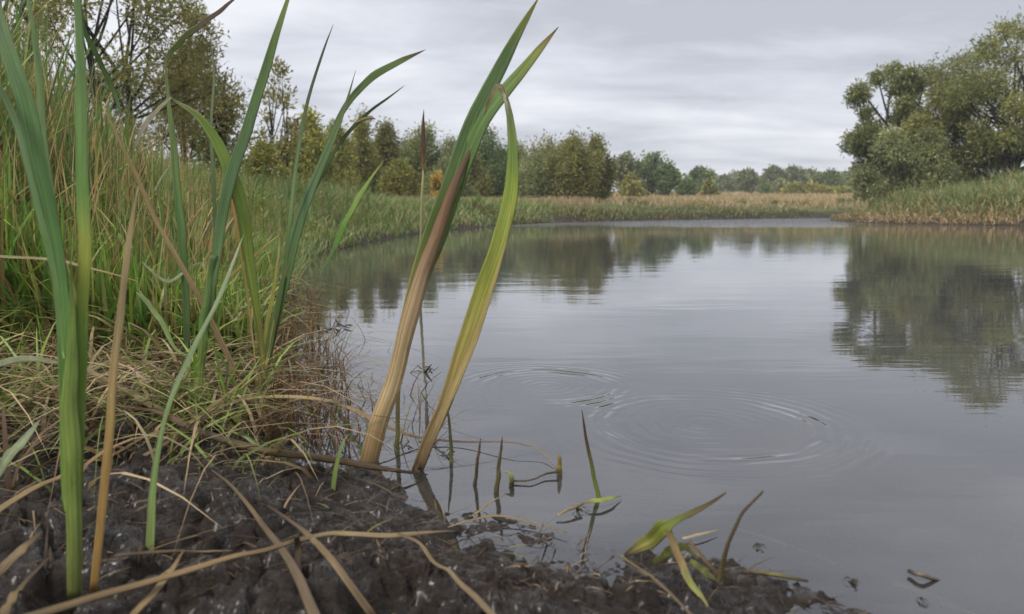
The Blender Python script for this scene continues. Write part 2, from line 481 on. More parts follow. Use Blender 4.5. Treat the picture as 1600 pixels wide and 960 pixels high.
medge = np.minimum(np.minimum(mx_ - MUDX[0], MUDX[1] - mx_), np.minimum(my_ - MUDY[0], MUDY[1] - my_))
amp = sstep(msd, -0.28, 0.12) * (0.55 + 0.45 * sstep(msd, 0.0, 0.3))
mz = height(mx_, my_, msd) + clods(mx_, my_) * amp
mz = mz - 0.05 * (1 - sstep(medge, 0, 0.08))
nx_, ny_ = len(mxs), len(mys)
I, J = np.meshgrid(np.arange(nx_ - 1), np.arange(ny_ - 1))
F = np.stack([J * nx_ + I, J * nx_ + I + 1, (J + 1) * nx_ + I + 1, (J + 1) * nx_ + I], -1).reshape(-1, 4)
keep = (msd > -0.45)[F].any(1)
mud = mesh_np('mud_bank', np.stack([mx_, my_, mz], -1), F[keep], MAT_MUD, smooth=True)
tag(mud, 'dark wet lumpy mud along the near edge of the river', kind='structure')
MZ = mz.reshape(ny_, nx_)
def mudtop(x, y, r=0.022):
    i = int(np.clip((x - MUDX[0]) / step, 0, nx_ - 1)); j = int(np.clip((y - MUDY[0]) / step, 0, ny_ - 1)); k = int(r / step)
    if MUDX[0] < x < MUDX[1] and MUDY[0] < y < MUDY[1]:
        return float(np.percentile(MZ[max(j - k, 0):j + k + 1, max(i - k, 0):i + k + 1], 88))
    return H1(x, y)
def mudz(x, y):
    i = int(np.clip((x - MUDX[0]) / step, 0, nx_ - 1)); j = int(np.clip((y - MUDY[0]) / step, 0, ny_ - 1))
    if MUDX[0] < x < MUDX[1] and MUDY[0] < y < MUDY[1]: return float(MZ[j, i])
    return H1(x, y)

# water: one level sheet
wrad = np.concatenate([[0.02], np.geomspace(0.35, 8, 170), np.geomspace(8.4, 540, 40)])
AA, RR = np.meshgrid(ang, wrad)
wx_, wy_ = (RR * np.sin(AA)).ravel(), (RR * np.cos(AA)).ravel()
I, J = np.meshgrid(np.arange(na), np.arange(len(wrad) - 1))
WF = np.stack([J * na + I, J * na + (I + 1) % na, (J + 1) * na + (I + 1) % na, (J + 1) * na + I], -1).reshape(-1, 4)
wdep = np.maximum(-height(wx_, wy_), 0)
wcol = np.repeat((1 - np.exp(-wdep / 0.055))[:, None], 3, 1)          # how murky the water column over the bed is
water = mesh_np('river_water', np.stack([wx_, wy_, 0 * wx_], -1), WF, MAT_WATER, col=wcol, smooth=True)
tag(water, 'calm grey river water with tree reflections and two ripple rings', kind='structure')

# ------------------------------------------------------------------ reed and stem builders
def catmull(P, n):
    P = np.asarray(P, float)
    if len(P) == 2: return P[0] + (P[1] - P[0]) * np.linspace(0, 1, n)[:, None]
    E = np.vstack([2 * P[0] - P[1], P, 2 * P[-1] - P[-2]])
    L = np.r_[0, np.cumsum(np.linalg.norm(np.diff(P[:, :3], axis=0), axis=1))]
    s = np.linspace(0, L[-1], n); out = []
    for q in s:
        k = min(np.searchsorted(L, q, 'right') - 1, len(P) - 2)
        t = (q - L[k]) / max(L[k + 1] - L[k], 1e-9)
        p0, p1, p2, p3 = E[k], E[k + 1], E[k + 2], E[k + 3]
        out.append(0.5 * (2 * p1 + (p2 - p0) * t + (2 * p0 - 5 * p1 + 4 * p2 - p3) * t ** 2 + (3 * p1 - p0 - 3 * p2 + p3) * t ** 3))
    return np.array(out)
_ls = random.Random(3)
def muted(CC):
    c = lin(np.array(CC)); g = c @ np.array([.3, .59, .11])
    c = (c * .90 + g[:, None] * .10) * 1.42
    grn = np.clip((c[:, 1] - c[:, 0]) / (c[:, 1] + 1e-6), 0, .5)[:, None] * 2
    c = c * (1 + grn * (np.array([1.12, .98, .80]) - 1))
    brn = np.clip((c[:, 0] - c[:, 1] * 1.02) / (c[:, 0] + 1e-6) * 4, 0, 1)[:, None] * .14
    g = (c @ np.array([.3, .59, .11]))[:, None] * np.array([1.08, .98, .74])
    c = c * (1 - brn) + g * brn
    return c * (1 + brn / .14 * (np.array([1.03, 1.06, .84]) - 1))
def blade(name, P, wid, cols, parent=None, thick=0.16, cup=0.14, face=0.0, twist=0.0, n=34, wob=0.02, mat=None, up=False, dirt=1.0):
    """closed lens-section ribbon. P control points, wid = [(u, width)], cols = [(u, sRGB)];
    face: turn of the flat side away from the viewer (rad), twist: more turn to the tip"""
    Q = catmull(P, n)
    u = np.linspace(0, 1, n)
    w = np.interp(u, [a for a, b in wid], [b for a, b in wid])
    w = w * (1 + wob * np.array([_ls.uniform(-1, 1) for _ in range(n)]))
    cc = np.array([b for a, b in cols], float); ua = [a for a, b in cols]
    col = np.stack([np.interp(u, ua, cc[:, k]) for k in range(3)], -1)
    T = np.gradient(Q, axis=0); T /= np.linalg.norm(T, axis=1)[:, None] + 1e-12
    Nn = np.array([0.1, -0.35, 1.0]) if up else np.array([0.0, -1.0, 0.12])
    kx = _ls.uniform(0, 50)
    lf_ = np.stack([vnoise(u * 7 + kx, u * 0 + q) - .5 for q in (1.3, 4.7, 9.1)], -1)
    Q = Q + lf_ * (w * (.22 if up else .38) * np.minimum(u * 6, 1) )[:, None]
    w = w * (1 + .22 * (vnoise(u * 9 + kx, u * 0 + 12.5) - .5))
    ns = 10
    V, CC, UV = [], [], []
    seed = float(_ls.randint(0, 60))
    prev = None
    for i in range(n):
        ref = Nn if prev is None else prev
        side = np.cross(T[i], ref)
        if np.linalg.norm(side) < 1e-3: side = np.array([1.0, 0, 0])
        side /= np.linalg.norm(side)
        nr_ = np.cross(side, T[i]); nr_ /= np.linalg.norm(nr_)
        prev = nr_
        a = face + twist * u[i]
        s2 = side * math.cos(a) + nr_ * math.sin(a); n2 = -side * math.sin(a) + nr_ * math.cos(a)
        for k in range(ns):
            b = 2 * math.pi * k / ns
            cx_, sy_ = math.cos(b), math.sin(b)
            off = s2 * (cx_ * w[i] / 2) + n2 * (sy_ * w[i] * thick / 2 - cup * w[i] * (1 - abs(cx_)) * 0.8)
            V.append(Q[i] + off); CC.append(col[i]); UV.append((u[i] * 1.0 + seed * 1.7, seed + 0.5 + cx_ * 0.495))
    F = []
    for i in range(n - 1):
        for k in range(ns):
            k2 = (k + 1) % ns
            F.append((i * ns + k, i * ns + k2, (i + 1) * ns + k2, (i + 1) * ns + k))
    V.append(Q[0]); V.append(Q[-1]); CC += [col[0], col[-1]]; UV += [(seed * 1.7, seed + .5), (seed * 1.7 + 1, seed + .5)]
    b0, b1 = len(V) - 2, len(V) - 1
    tri = [(b0, (k + 1) % ns, k) for k in range(ns)] + [(b1, (n - 1) * ns + k, (n - 1) * ns + (k + 1) % ns) for k in range(ns)]
    V = np.array(V)
    if parent is None:
        o = mesh_np(name, V - Q[0], [np.array(F), np.array(tri)], mat or MAT_REED, col=muted(CC) * dirt, uv=UV, smooth=True)
        o.location = Q[0]
        return o
    loc = np.array(parent.location) + (np.array(parent.parent.location) if parent.parent else 0)
    o = mesh_np(name, V - loc, [np.array(F), np.array(tri)], mat or MAT_REED, col=muted(CC) * dirt, uv=UV, smooth=True)
    o.parent = parent
    return o
def PX(*pts): return [px(*p) for p in pts]
def WW(d, *uw): return [(u, w * SLIM * d / FPX) for u, w in uw]
SLIM = 0.86

GRN, GRN2, DGRN, YEL = (88, 122, 62), (104, 140, 66), (62, 96, 60), (168, 158, 58)
STRAW, TAN, BRN, DBRN, RUST = (188, 160, 118), (160, 132, 98), (112, 86, 62), (62, 48, 38), (150, 92, 48)

# --- the leaning cattail with two blades against the sky
D = 1.53
b0 = onz(576, 722, 0.0)
c1 = tag(empty('cattail_shoot', (b0[0], b0[1], -0.03)), 'leaning cattail with brown dry base and two green blades crossing the sky', 'cattail')
blade('sheath', PX((573, 735, D), (598, 640, D), (634, 520, D + .02), (668, 405, D + .04), (700, 310, D + .05), (732, 240, D + .06), (763, 192, D + .07)),
      WW(D, (0, 33), (.2, 33), (.45, 30), (.7, 22), (.9, 12), (1, 1)),
      [(0, (124, 96, 56)), (.06, (150, 118, 84)), (.25, (172, 142, 108)), (.5, (150, 118, 92)), (.7, (120, 84, 60)), (1, (88, 58, 40))], c1, thick=.3, cup=-.25, twist=.3)
blade('leaf', PX((600, 655, D + .03), (640, 490, D + .04), (668, 385, D + .05), (702, 290, D + .05), (745, 175, D + .06), (795, 75, D + .08), (843, -6, D + .1)),
      WW(D, (0, 20), (.3, 28), (.55, 36), (.7, 32), (.85, 24), (.95, 10), (1, 1)),
      [(0, TAN), (.3, (132, 128, 60)), (.42, (100, 126, 58)), (.6, (84, 118, 66)), (.85, (86, 120, 66)), (.93, (130, 146, 52)), (1, (150, 130, 60))], c1, cup=.2, twist=-.4)
blade('leaf', PX((640, 500, D + .06), (690, 350, D + .07), (738, 225, D + .06), (785, 150, D + .05), (830, 95, D + .03), (873, 42, D)),
      WW(D, (0, 18), (.35, 30), (.6, 32), (.78, 28), (.92, 16), (1, 1)),
      [(0, (120, 120, 60)), (.4, (86, 120, 62)), (.7, (84, 122, 58)), (.9, (128, 140, 56)), (.97, (130, 96, 50)), (1, (90, 60, 40))], c1, cup=.18, twist=.5)
# --- the shoot with the snapped blade
b0 = onz(656, 731, 0.0)
c2 = tag(empty('cattail_shoot', (b0[0], b0[1], -0.03)), 'yellow-green cattail blade with a snapped, folded-over tip, second from the mud edge', 'cattail')
D2 = 1.47
lf = blade('leaf', PX((650, 742, D2), (680, 660, D2), (718, 560, D2), (757, 455, D2), (788, 345, D2), (799, 250, D2), (797, 190, D2 + .01), (788, 146, D2 + .02)),
      WW(D2, (0, 20), (.15, 26), (.35, 31), (.55, 32), (.72, 29), (.85, 19), (.94, 13), (1, 8)),
      [(0, (84, 58, 34)), (.06, (134, 106, 74)), (.2, (158, 130, 88)), (.34, (150, 134, 56)), (.5, (142, 148, 40)), (.75, (128, 150, 44)), (.85, (96, 128, 52)), (1, (110, 110, 72))], c2, cup=.22, twist=.35)
blade('margin', PX((655, 735, D2 - .012), (690, 655, D2 - .012), (729, 560, D2 - .012), (766, 455, D2 - .012), (795, 355, D2 - .012), (801, 300, D2 - .012)),
      WW(D2, (0, 10), (.3, 15), (.6, 10), (1, .6)),
      [(0, (104, 80, 54)), (.2, (172, 142, 100)), (.5, (172, 146, 84)), (1, (170, 160, 70))], lf, cup=.1, twist=.35)
blade('folded_tip', PX((787, 150, D2 + .02), (781, 134, D2 + .02), (774, 140, D2 + .02), (764, 160, D2 + .025), (757, 182, D2 + .03)),
      WW(D2, (0, 9), (.3, 10), (.7, 6), (1, .8)), [(0, (140, 130, 100)), (.5, (150, 128, 100)), (1, (112, 86, 66))], lf, cup=.3)
blade('torn_strip', PX((788, 146, D2 + .0), (791, 165, D2 - .012), (797, 186, D2 - .015)), WW(D2, (0, 5), (.6, 6), (1, .6)), [(0, (160, 146, 120)), (1, (120, 130, 90))], lf)

SLIM = 0.70
# --- reed clump at the water's edge, left of the cattails
DB = 1.86
b0 = px(398, 664, DB)
cB = tag(empty('reed_clump', (b0[0], b0[1], 0.0)), 'green reed clump on the waterline with arching leaves reaching over the river', 'reed')
blade('stem', PX((395, 672, DB), (405, 610, DB), (425, 520, DB), (443, 430, DB)), WW(DB, (0, 22), (.5, 18), (1, 10)),
      [(0, (72, 52, 36)), (.15, (108, 96, 52)), (.4, (96, 116, 52)), (1, (80, 112, 60))], cB, thick=.75, cup=0)
blade('leaf', PX((408, 610, DB), (432, 500, DB), (455, 390, DB), (482, 300, DB), (512, 232, DB), (538, 170, DB), (556, 110, DB)),
      WW(DB, (0, 12), (.3, 24), (.55, 27), (.75, 20), (.9, 8), (1, 1)),
      [(0, (104, 120, 50)), (.3, (78, 112, 62)), (.6, (74, 108, 72)), (.85, (84, 110, 62)), (1, (96, 90, 56))], cB, cup=.22, twist=.5)
blade('leaf', PX((478, 310, DB + .03), (512, 222, DB + .03), (540, 166, DB + .03), (575, 128, DB), (620, 100, DB - .03), (665, 78, DB - .05)),
      WW(DB, (0, 8), (.3, 9), (.5, 16), (.7, 21), (.88, 13), (1, 1)), [(0, DGRN), (.5, (72, 104, 58)), (.85, (88, 116, 56)), (1, (110, 70, 56))], cB, cup=.15, face=.3)
blade('leaf', PX((455, 395, DB + .06), (490, 300, DB + .06), (530, 225, DB + .05), (572, 180, DB + .03), (605, 155, DB), (632, 134, DB)),
      WW(DB, (0, 6), (.4, 8), (.7, 9), (.9, 5), (1, .8)), [(0, DGRN), (.6, (84, 104, 60)), (1, (70, 82, 50))], cB)
blade('spikelet', PX((553, 194, DB + .04), (566, 187, DB + .03), (578, 184, DB + .03), (587, 186, DB + .03)), WW(DB, (0, 2), (.4, 8), (.8, 7), (1, 2)),
      [(0, (130, 130, 70)), (1, (150, 130, 70))], cB, thick=.6)
blade('leaf', PX((420, 560, DB - .05), (440, 450, DB - .05), (452, 350, DB - .04), (463, 250, DB), (480, 160, DB + .04), (505, 80, DB + .06), (521, 38, DB + .08)),
      WW(DB, (0, 6), (.4, 8), (.7, 9), (.9, 6), (1, .8)), [(0, (100, 120, 60)), (.4, (96, 128, 72)), (.8, (70, 88, 56)), (1, (90, 76, 60))], cB)
blade('leaf', PX((412, 590, DB - .06), (406, 520, DB - .08), (394, 430, DB - .1), (378, 330, DB - .12), (350, 240, DB - .14), (312, 183, DB - .16), (266, 153, DB - .18)),
      WW(DB, (0, 10), (.2, 14), (.45, 23), (.65, 29), (.85, 20), (.96, 9), (1, 3)),
      [(0, (150, 120, 60)), (.25, (120, 140, 52)), (.6, (118, 148, 52)), (.85, (112, 142, 54)), (1, (130, 130, 84))], cB, cup=.2, twist=-.5)
blade('leaf', PX((268, 152, DB - .18), (245, 172, DB - .2), (222, 205, DB - .22), (205, 245, DB - .24)), WW(DB, (0, 5), (.4, 11), (.8, 6), (1, 1)),
      [(0, (130, 130, 84)), (.5, (140, 132, 108)), (1, (110, 104, 80))], cB)
blade('leaf', PX((402, 600, DB - .03), (393, 510, DB - .03), (380, 420, DB - .05), (362, 300, DB - .06), (346, 215, DB - .08)), WW(DB, (0, 4), (.4, 8), (.75, 10), (1, 1)),
      [(0, TAN), (.5, (150, 140, 60)), (.8, (180, 100, 56)), (1, (160, 80, 46))], cB, face=.6)
blade('leaf', PX((406, 570, DB + .02), (424, 470, DB + .02), (434, 410, DB + .02), (437, 372, DB + .02)), WW(DB, (0, 8), (.5, 10), (1, 1)),
      [(0, (120, 120, 60)), (.5, (170, 168, 64)), (1, (190, 180, 90))], cB)
blade('leaf', PX((352, 440, DB + .1), (390, 405, DB + .06), (420, 380, DB + .02), (436, 368, DB + .02)), WW(DB, (0, 5), (.5, 9), (1, 2)),
      [(0, (150, 140, 90)), (.5, (184, 172, 84)), (1, (180, 170, 90))], cB)
blade('leaf', PX((388, 655, DB - .04), (418, 560, DB - .02), (436, 470, DB), (452, 410, DB)), WW(DB, (0, 5), (.5, 9), (1, 1)),
      [(0, BRN), (.4, (170, 140, 96)), (1, (160, 130, 90))], cB)

# --- second clump further left with the tall blade that leaves the frame
DC = 1.72
b0 = px(312, 640, DC)
cC = tag(empty('reed_clump', (b0[0], b0[1], b0[2])), 'reed clump with one tall blade leaving the frame left of the bare tree', 'reed')
blade('stem', PX((306, 650, DC), (314, 560, DC), (324, 470, DC), (334, 400, DC)), WW(DC, (0, 20), (.5, 22), (1, 16)),
      [(0, (140, 132, 76)), (.2, (116, 136, 62)), (.6, (84, 116, 54)), (1, (76, 108, 62))], cC, thick=.7, cup=0)
blade('leaf', PX((318, 530, DC), (336, 410, DC), (356, 300, DC), (385, 195, DC - .02), (420, 90, DC - .05), (456, -18, DC - .08)),
      WW(DC, (0, 18), (.3, 27), (.6, 30), (.8, 25), (1, 8)), [(0, (80, 112, 58)), (.5, (74, 108, 72)), (.85, (86, 116, 64)), (1, (130, 140, 60))], cC, cup=.2, twist=.4)
blade('leaf', PX((292, 545, DC + .05), (290, 470, DC + .05), (284, 370, DC + .05), (274, 250, DC + .05), (262, 150, DC + .05), (258, 82, DC + .05)),
      WW(DC, (0, 15), (.4, 21), (.7, 15), (.9, 7), (1, 1)), [(0, (60, 84, 44)), (.4, (78, 114, 62)), (.8, (104, 132, 70)), (1, (130, 120, 80))], cC, cup=.2)
blade('leaf', PX((335, 470, DC + .1), (336, 380, DC + .1), (334, 290, DC + .1), (330, 200, DC + .1), (334, 120, DC + .1), (328, 45, DC + .1)),
      WW(DC, (0, 8), (.4, 9), (.8, 6), (1, 1)), [(0, DGRN), (.6, (110, 130, 90)), (1, (130, 140, 110))], cC)
# straw stalk leaning left
st = blade('dry_stalk', PX((372, 592, 1.8), (335, 510, 1.78), (290, 425, 1.74), (245, 345, 1.7), (205, 258, 1.66), (160, 165, 1.62)), WW(1.75, (0, 13), (.4, 12), (.8, 9), (1, 4)),
      [(0, (150, 118, 92)), (.5, (184, 154, 112)), (1, (176, 150, 104))], thick=.7, cup=0)
tag(st, 'straw-coloured stalk leaning left across the reed clumps', 'stalk')
# pale leaf rising from the mud to the right
st = blade('reed_leaf', PX((232, 906, 1.02), (236, 830, 1.03), (243, 730, 1.06), (262, 640, 1.1), (302, 545, 1.18), (345, 455, 1.26), (381, 366, 1.34)),
      WW(1.12, (0, 19), (.25, 17), (.35, 12), (.55, 17), (.8, 18), (.93, 10), (1, 1)), [(0, (126, 140, 80)), (.2, (108, 140, 72)), (.5, (104, 128, 88)), (.8, (116, 138, 98)), (1, (160, 160, 130))], twist=.5)
tag(st, 'single pale green blade rising from the mud and leaning right', 'reed')

# --- big blurred reed close to the lens
DD = 0.92
b0 = px(116, 925, DD)
cD = tag(empty('cattail_plant', (b0[0], b0[1], b0[2])), 'thick bright green cattail closest to the camera at the left edge', 'cattail')
blade('stem', PX((116, 935, DD), (114, 830, DD), (112, 730, DD), (112, 600, DD), (112, 480, DD), (110, 400, DD)), WW(DD, (0, 32), (.3, 38), (.5, 40), (.75, 22), (1, 2)), [(0, (96, 104, 46)), (.3, (116, 140, 62)), (1, (118, 154, 64))], cD, thick=.65, cup=0)
blade('leaf', PX((106, 800, DD), (100, 640, DD), (98, 500, DD), (88, 380, DD), (55, 230, DD), (22, 110, DD), (-18, -30, DD)),
      WW(DD, (0, 24), (.3, 30), (.55, 36), (.8, 40), (1, 24)), [(0, (116, 150, 60)), (.4, (88, 136, 74)), (.8, (92, 132, 84)), (1, (130, 150, 110))], cD, cup=.25, twist=-.3)
blade('leaf', PX((122, 800, DD + .01), (126, 640, DD + .01), (130, 500, DD + .01), (129, 380, DD), (126, 230, DD), (124, 110, DD), (118, -30, DD)),
      WW(DD, (0, 22), (.3, 30), (.5, 34), (.8, 30), (1, 18)), [(0, (116, 150, 56)), (.3, (110, 148, 60)), (.5, (160, 164, 56)), (.6, (96, 138, 70)), (1, (88, 124, 76))], cD, cup=.2, twist=.3)
blade('leaf', PX((108, 620, DD + .05), (98, 460, DD + .06), (80, 330, DD + .06), (66, 200, DD + .06), (58, 90, DD + .06), (42, -20, DD + .06)),
      WW(DD, (0, 16), (.4, 26), (.7, 20), (1, 8)), [(0, GRN2), (.5, (104, 140, 90)), (1, (110, 140, 90))], cD, cup=.2)
blade('leaf', PX((100, 560, DD - .02), (84, 430, DD - .02), (52, 290, DD - .02), (14, 170, DD - .02), (-30, 90, DD - .02)), WW(DD, (0, 14), (.4, 24), (.8, 22), (1, 14)),
      [(0, (100, 144, 76)), (.6, (96, 132, 88)), (1, (104, 130, 92))], cD, face=.4)
st = blade('dry_stalk', PX((146, 925, .95), (158, 800, .95), (172, 660, .96), (187, 500, .97), (202, 370, .98), (216, 292, .99)), WW(.96, (0, 18), (.3, 22), (.6, 18), (.85, 15), (1, 3)),
      [(0, (178, 132, 70)), (.3, (190, 144, 80)), (.6, (184, 152, 112)), (.85, (190, 160, 124)), (1, (170, 150, 110))], thick=.45)
tag(st, 'straight golden dry stalk standing beside the thick green cattail', 'stalk')
for pts, wd, cl_, nm, lb in [
    ([(-10, 750, .95), (20, 705, .97), (50, 672, 1.0), (64, 655, 1.02)], [(0, 16), (.4, 26), (.8, 16), (1, 1)], [(0, (120, 132, 92)), (1, (132, 140, 104))], 'reed_leaf', 'short grey-green leaf poking in low at the left edge'),
    ([(-20, 572, 1.1), (30, 562, 1.12), (88, 566, 1.14), (120, 574, 1.15)], [(0, 16), (.5, 14), (1, 2)], [(0, (150, 158, 118)), (1, (160, 156, 110))], 'reed_leaf', 'pale leaf lying level behind the thick green cattail'),
    ([(-20, 400, 1.7), (80, 406, 1.7), (160, 424, 1.7), (215, 440, 1.72)], [(0, 6), (.5, 7), (1, 2)], [(0, (170, 160, 120)), (1, (170, 140, 100))], 'reed_leaf', 'thin straw blade crossing level behind the thick cattail'),
    ([(372, -6, 1.9), (330, 28, 1.9), (296, 52, 1.9), (268, 78, 1.92), (258, 100, 1.93)], [(0, 3), (.2, 10), (.6, 14), (1, 6)], [(0, (90, 56, 42)), (.4, (88, 66, 44)), (.7, (96, 116, 56)), (1, (110, 136, 70))], 'reed_leaf', 'brown-tipped blade arching across the top at the upper left'),
    ([(190, 182, 1.9), (176, 140, 1.9), (150, 85, 1.88), (130, 40, 1.86), (122, -10, 1.84)], [(0, 5), (.3, 13), (.7, 13), (1, 6)], [(0, (70, 104, 50)), (1, (66, 98, 48))], 'reed_leaf', 'dark green blade slanting down at the upper left behind the cattail'),
    ([(500, 432, 3.1), (524, 385, 3.1), (548, 332, 3.1), (572, 290, 3.1), (600, 250, 3.1)], [(0, 3), (.4, 14), (.7, 13), (1, 1)], [(0, (96, 120, 80)), (.4, (92, 140, 50)), (1, (130, 150, 60))], 'reed_leaf', 'bright green blade slanting up in front of the far grassy bank'),
    ([(222, 410, 1.75), (262, 440, 1.76), (300, 415, 1.78), (320, 410, 1.8)], [(0, 4), (.5, 7), (1, 2)], [(0, (140, 150, 110)), (1, (180, 176, 140))], 'reed_leaf', 'thin pale bent blade between the thick cattail and reed clumps'),
    ([(215, 455, 1.75), (250, 500, 1.74), (270, 540, 1.72), (290, 556, 1.7)], [(0, 10), (.5, 12), (1, 3)], [(0, (120, 140, 90)), (1, (100, 128, 60))], 'reed_leaf', 'drooping green blade below the straw-coloured leaning stalk'),
]:
    tag(blade(nm, PX(*pts), WW(pts[1][2], *wd), cl_, twist=.4), lb, 'reed')

SLIM = 1.0
# --- spike standing out in the water
D5 = 4.6
cS = empty('rush_spike', px(656, 470, D5)); cS.location.z = -0.03
tag(cS, 'thin rush with a dark narrow seed spike standing alone in the water', 'rush')
blade('stem', PX((655, 462, D5), (657, 380, D5), (660, 300, D5), (661, 255, D5)), WW(D5, (0, 5), (1, 3.4)), [(0, (110, 104, 70)), (1, (170, 160, 100))], cS, thick=.9, cup=0)
blade('seed_spike', PX((661, 275, D5), (661, 240, D5), (661, 205, D5), (662, 172, D5)), WW(D5, (0, 3.5), (.4, 8), (.75, 6), (1, .8)), [(0, (140, 110, 70)), (.4, (92, 56, 40)), (1, (60, 40, 32))], cS, thick=.9, cup=0)

# --- sticks and stems in the shallows
def stick(name, label, pts, w, cols, cat='stem', z=None, thick=.8, **k):
    P = [onz(a, b, c) if z else px(a, b, c) for a, b, c in pts]
    d = np.mean([p[1] for p in P])
    return tag(blade(name, P, [(u, q * d / FPX) for u, q in w], cols, thick=thick, cup=0, up=bool(z), **k), label, cat)
def water_d(v, z=0.0):
    b = -(v - 480) / FPX
    return (CAM_H - z) / (SP - b * CP)
for (x0, y0, x1, y1, w, cols, lb) in [
    (742, 758, 751, 684, 7, [(0, (70, 52, 40)), (.5, (92, 66, 50)), (1, (104, 76, 56))], 'thin brown stub standing in the shallows, first of three right of the cattails'),
    (776, 770, 785, 682, 9, [(0, (84, 76, 40)), (.4, (100, 86, 50)), (1, (96, 70, 54))], 'thin brown-green stub standing in the shallows, second of three right of the cattails'),
    (874, 742, 874, 708, 11, [(0, (110, 90, 40)), (1, (150, 120, 60))], 'short pointed yellow-brown stub, third and smallest of the three in the shallows'),
    (936, 778, 909, 640, 8, [(0, (120, 136, 44)), (.35, (112, 120, 46)), (.6, (96, 76, 48)), (1, (70, 54, 48))], 'green stem with dark top standing behind a floating leaf'),
    (706, 722, 699, 634, 7, [(0, (110, 116, 50)), (.5, (92, 90, 50)), (1, (80, 74, 44))], 'thin green-brown stem in the water just right of the snapped cattail'),
    (620, 700, 628, 545, 9, [(0, (104, 110, 44)), (.5, (120, 104, 60)), (1, (150, 124, 90))], 'thin upright stem in the water between the two cattails'),
]:
    d = water_d(y0)
    k = random.Random(x0)
    mid = ((x0 + x1) / 2 + k.uniform(-3, 3), (y0 + y1) / 2, d)
    o = stick('reed_stub', lb, [(x0, y0 + 12, d), (x0, y0, d), mid, (x1, y1, d)], [(0, w), (.5, w * .75), (.85, w * .5), (1, .8)], cols)
# floating leaf
o = stick('floating_leaf', 'yellow-green leaf afloat at the foot of the dark-topped stem', [(905, 788, .004), (925, 783, .012), (948, 779, .012), (972, 775, .004)], [(0, 2), (.3, 13), (.6, 11), (1, 1)], [(0, (110, 84, 50)), (.3, (140, 144, 52)), (.7, (124, 140, 56)), (1, (96, 74, 50))], 'leaf', z=True, thick=.2)
o = stick('twig', 'pale twig on the water leading to the floating leaf', [(870, 806, .006), (888, 797, .01), (908, 788, .012)], [(0, 4), (1, 6)], [(0, (170, 148, 116)), (1, (120, 92, 60))], 'twig', z=True)
o = stick('curled_shoot', 'small curled green shoot beside the second stub in the shallows', [(799, 760, .0), (800, 748, .015), (796, 740, .02), (790, 738, .02)], [(0, 8), (.6, 8), (1, 3)], [(0, (96, 92, 44)), (1, (140, 144, 70))], 'shoot', z=True)
o = stick('twig', 'dark twig lying from the curled shoot to the smallest stub', [(800, 752, .004), (830, 750, .006), (852, 741, .007), (874, 738, .008)], [(0, 4), (.5, 3), (1, 5)], [(0, (110, 90, 76)), (1, (70, 56, 46))], 'twig', z=True)

# --- fallen dead stems on the mud
def lying(label, pts, w, cols, name='dead_reed', cat='dead reed', lift=0.006, thick=.35, **k):
    P = []
    for q in pts:
        z = q[2] if len(q) > 2 else None
        if z is None:
            p = onz(q[0], q[1], 0.05)
            for _ in range(4): p = onz(q[0], q[1], max(mudtop(p[0], p[1]), 0.0) + lift)
        else: p = onz(q[0], q[1], z)
        P.append(p)
    if all(len(q) == 2 for q in pts):                              # lies on the mud: ride over the clods between the points too
        P = catmull(P, 9)
        for p in P: p[2] = max(p[2], mudtop(p[0], p[1]) + lift * .6)
    d = np.mean([np.hypot(p[1], p[0]) for p in P])
    k.setdefault('dirt', .66)
    return tag(blade(name, P, [(u, q * .8 * d / FPX) for u, q in w], cols, thick=thick, up=True, **k), label, cat)
B1 = [(0, (150, 120, 90)), (.4, (128, 98, 72)), (.7, (92, 70, 46)), (1, (70, 50, 38))]
B2 = [(0, (168, 134, 96)), (.5, (180, 146, 106)), (1, (150, 118, 84))]
B3 = [(0, (120, 92, 70)), (.5, (160, 128, 98)), (1, (92, 70, 56))]
lying('long brown dead reed slanting from the grass to the cattail feet', [(128, 574, .16), (200, 612, .12), (290, 664, .085), (400, 702, .07), (480, 714, .05), (565, 727, .03), (620, 735, .02), (668, 742, .004)],
      [(0, 12), (.3, 16), (.6, 17), (.85, 17), (1, 3)], [(0, (150, 122, 92)), (.3, (136, 108, 82)), (.5, (84, 64, 48)), (.65, (110, 84, 40)), (.85, (96, 70, 44)), (1, (54, 40, 34))], thick=.6, cup=0)
lying('arched straw leaf bending over the water behind the cattails', [(250, 690, .06), (330, 640, .075), (400, 621, .085), (480, 621, .085), (540, 634, .07), (595, 662, .045), (650, 682, .015), (720, 690, .008), (800, 691, .02), (845, 705, .012), (874, 738, .0)],
      [(0, 9), (.15, 12), (.35, 14), (.5, 13), (.65, 8), (.8, 5), (1, 2)], [(0, (176, 144, 104)), (.4, (184, 150, 104)), (.6, (150, 116, 84)), (.75, (120, 88, 70)), (.9, (176, 150, 122)), (1, (160, 134, 100))], thick=.25)
lying('pale dry leaf propped against the foot of the left reed clump', [(225, 712, .05), (262, 690, .06), (318, 645, .08), (360, 612, .11), (402, 578, .14)], [(0, 8), (.4, 12), (1, 4)], B2)
lying('thick tan reed lying across the mud at the bottom', [(40, 966), (130, 938), (230, 910), (330, 880), (400, 862), (458, 846)], [(0, 26), (.3, 24), (.7, 19), (1, 17)], [(0, (120, 96, 76)), (.3, (134, 104, 74)), (.7, (170, 132, 90)), (1, (130, 100, 74))], lift=.02)
lying('flattened straw continuing the thick tan reed to the right', [(458, 846), (520, 834), (600, 836), (660, 832), (712, 830)], [(0, 14), (.3, 18), (.6, 16), (1, 6)], [(0, (120, 92, 66)), (.3, (176, 144, 108)), (.7, (166, 134, 104)), (1, (110, 88, 70))], lift=.015)
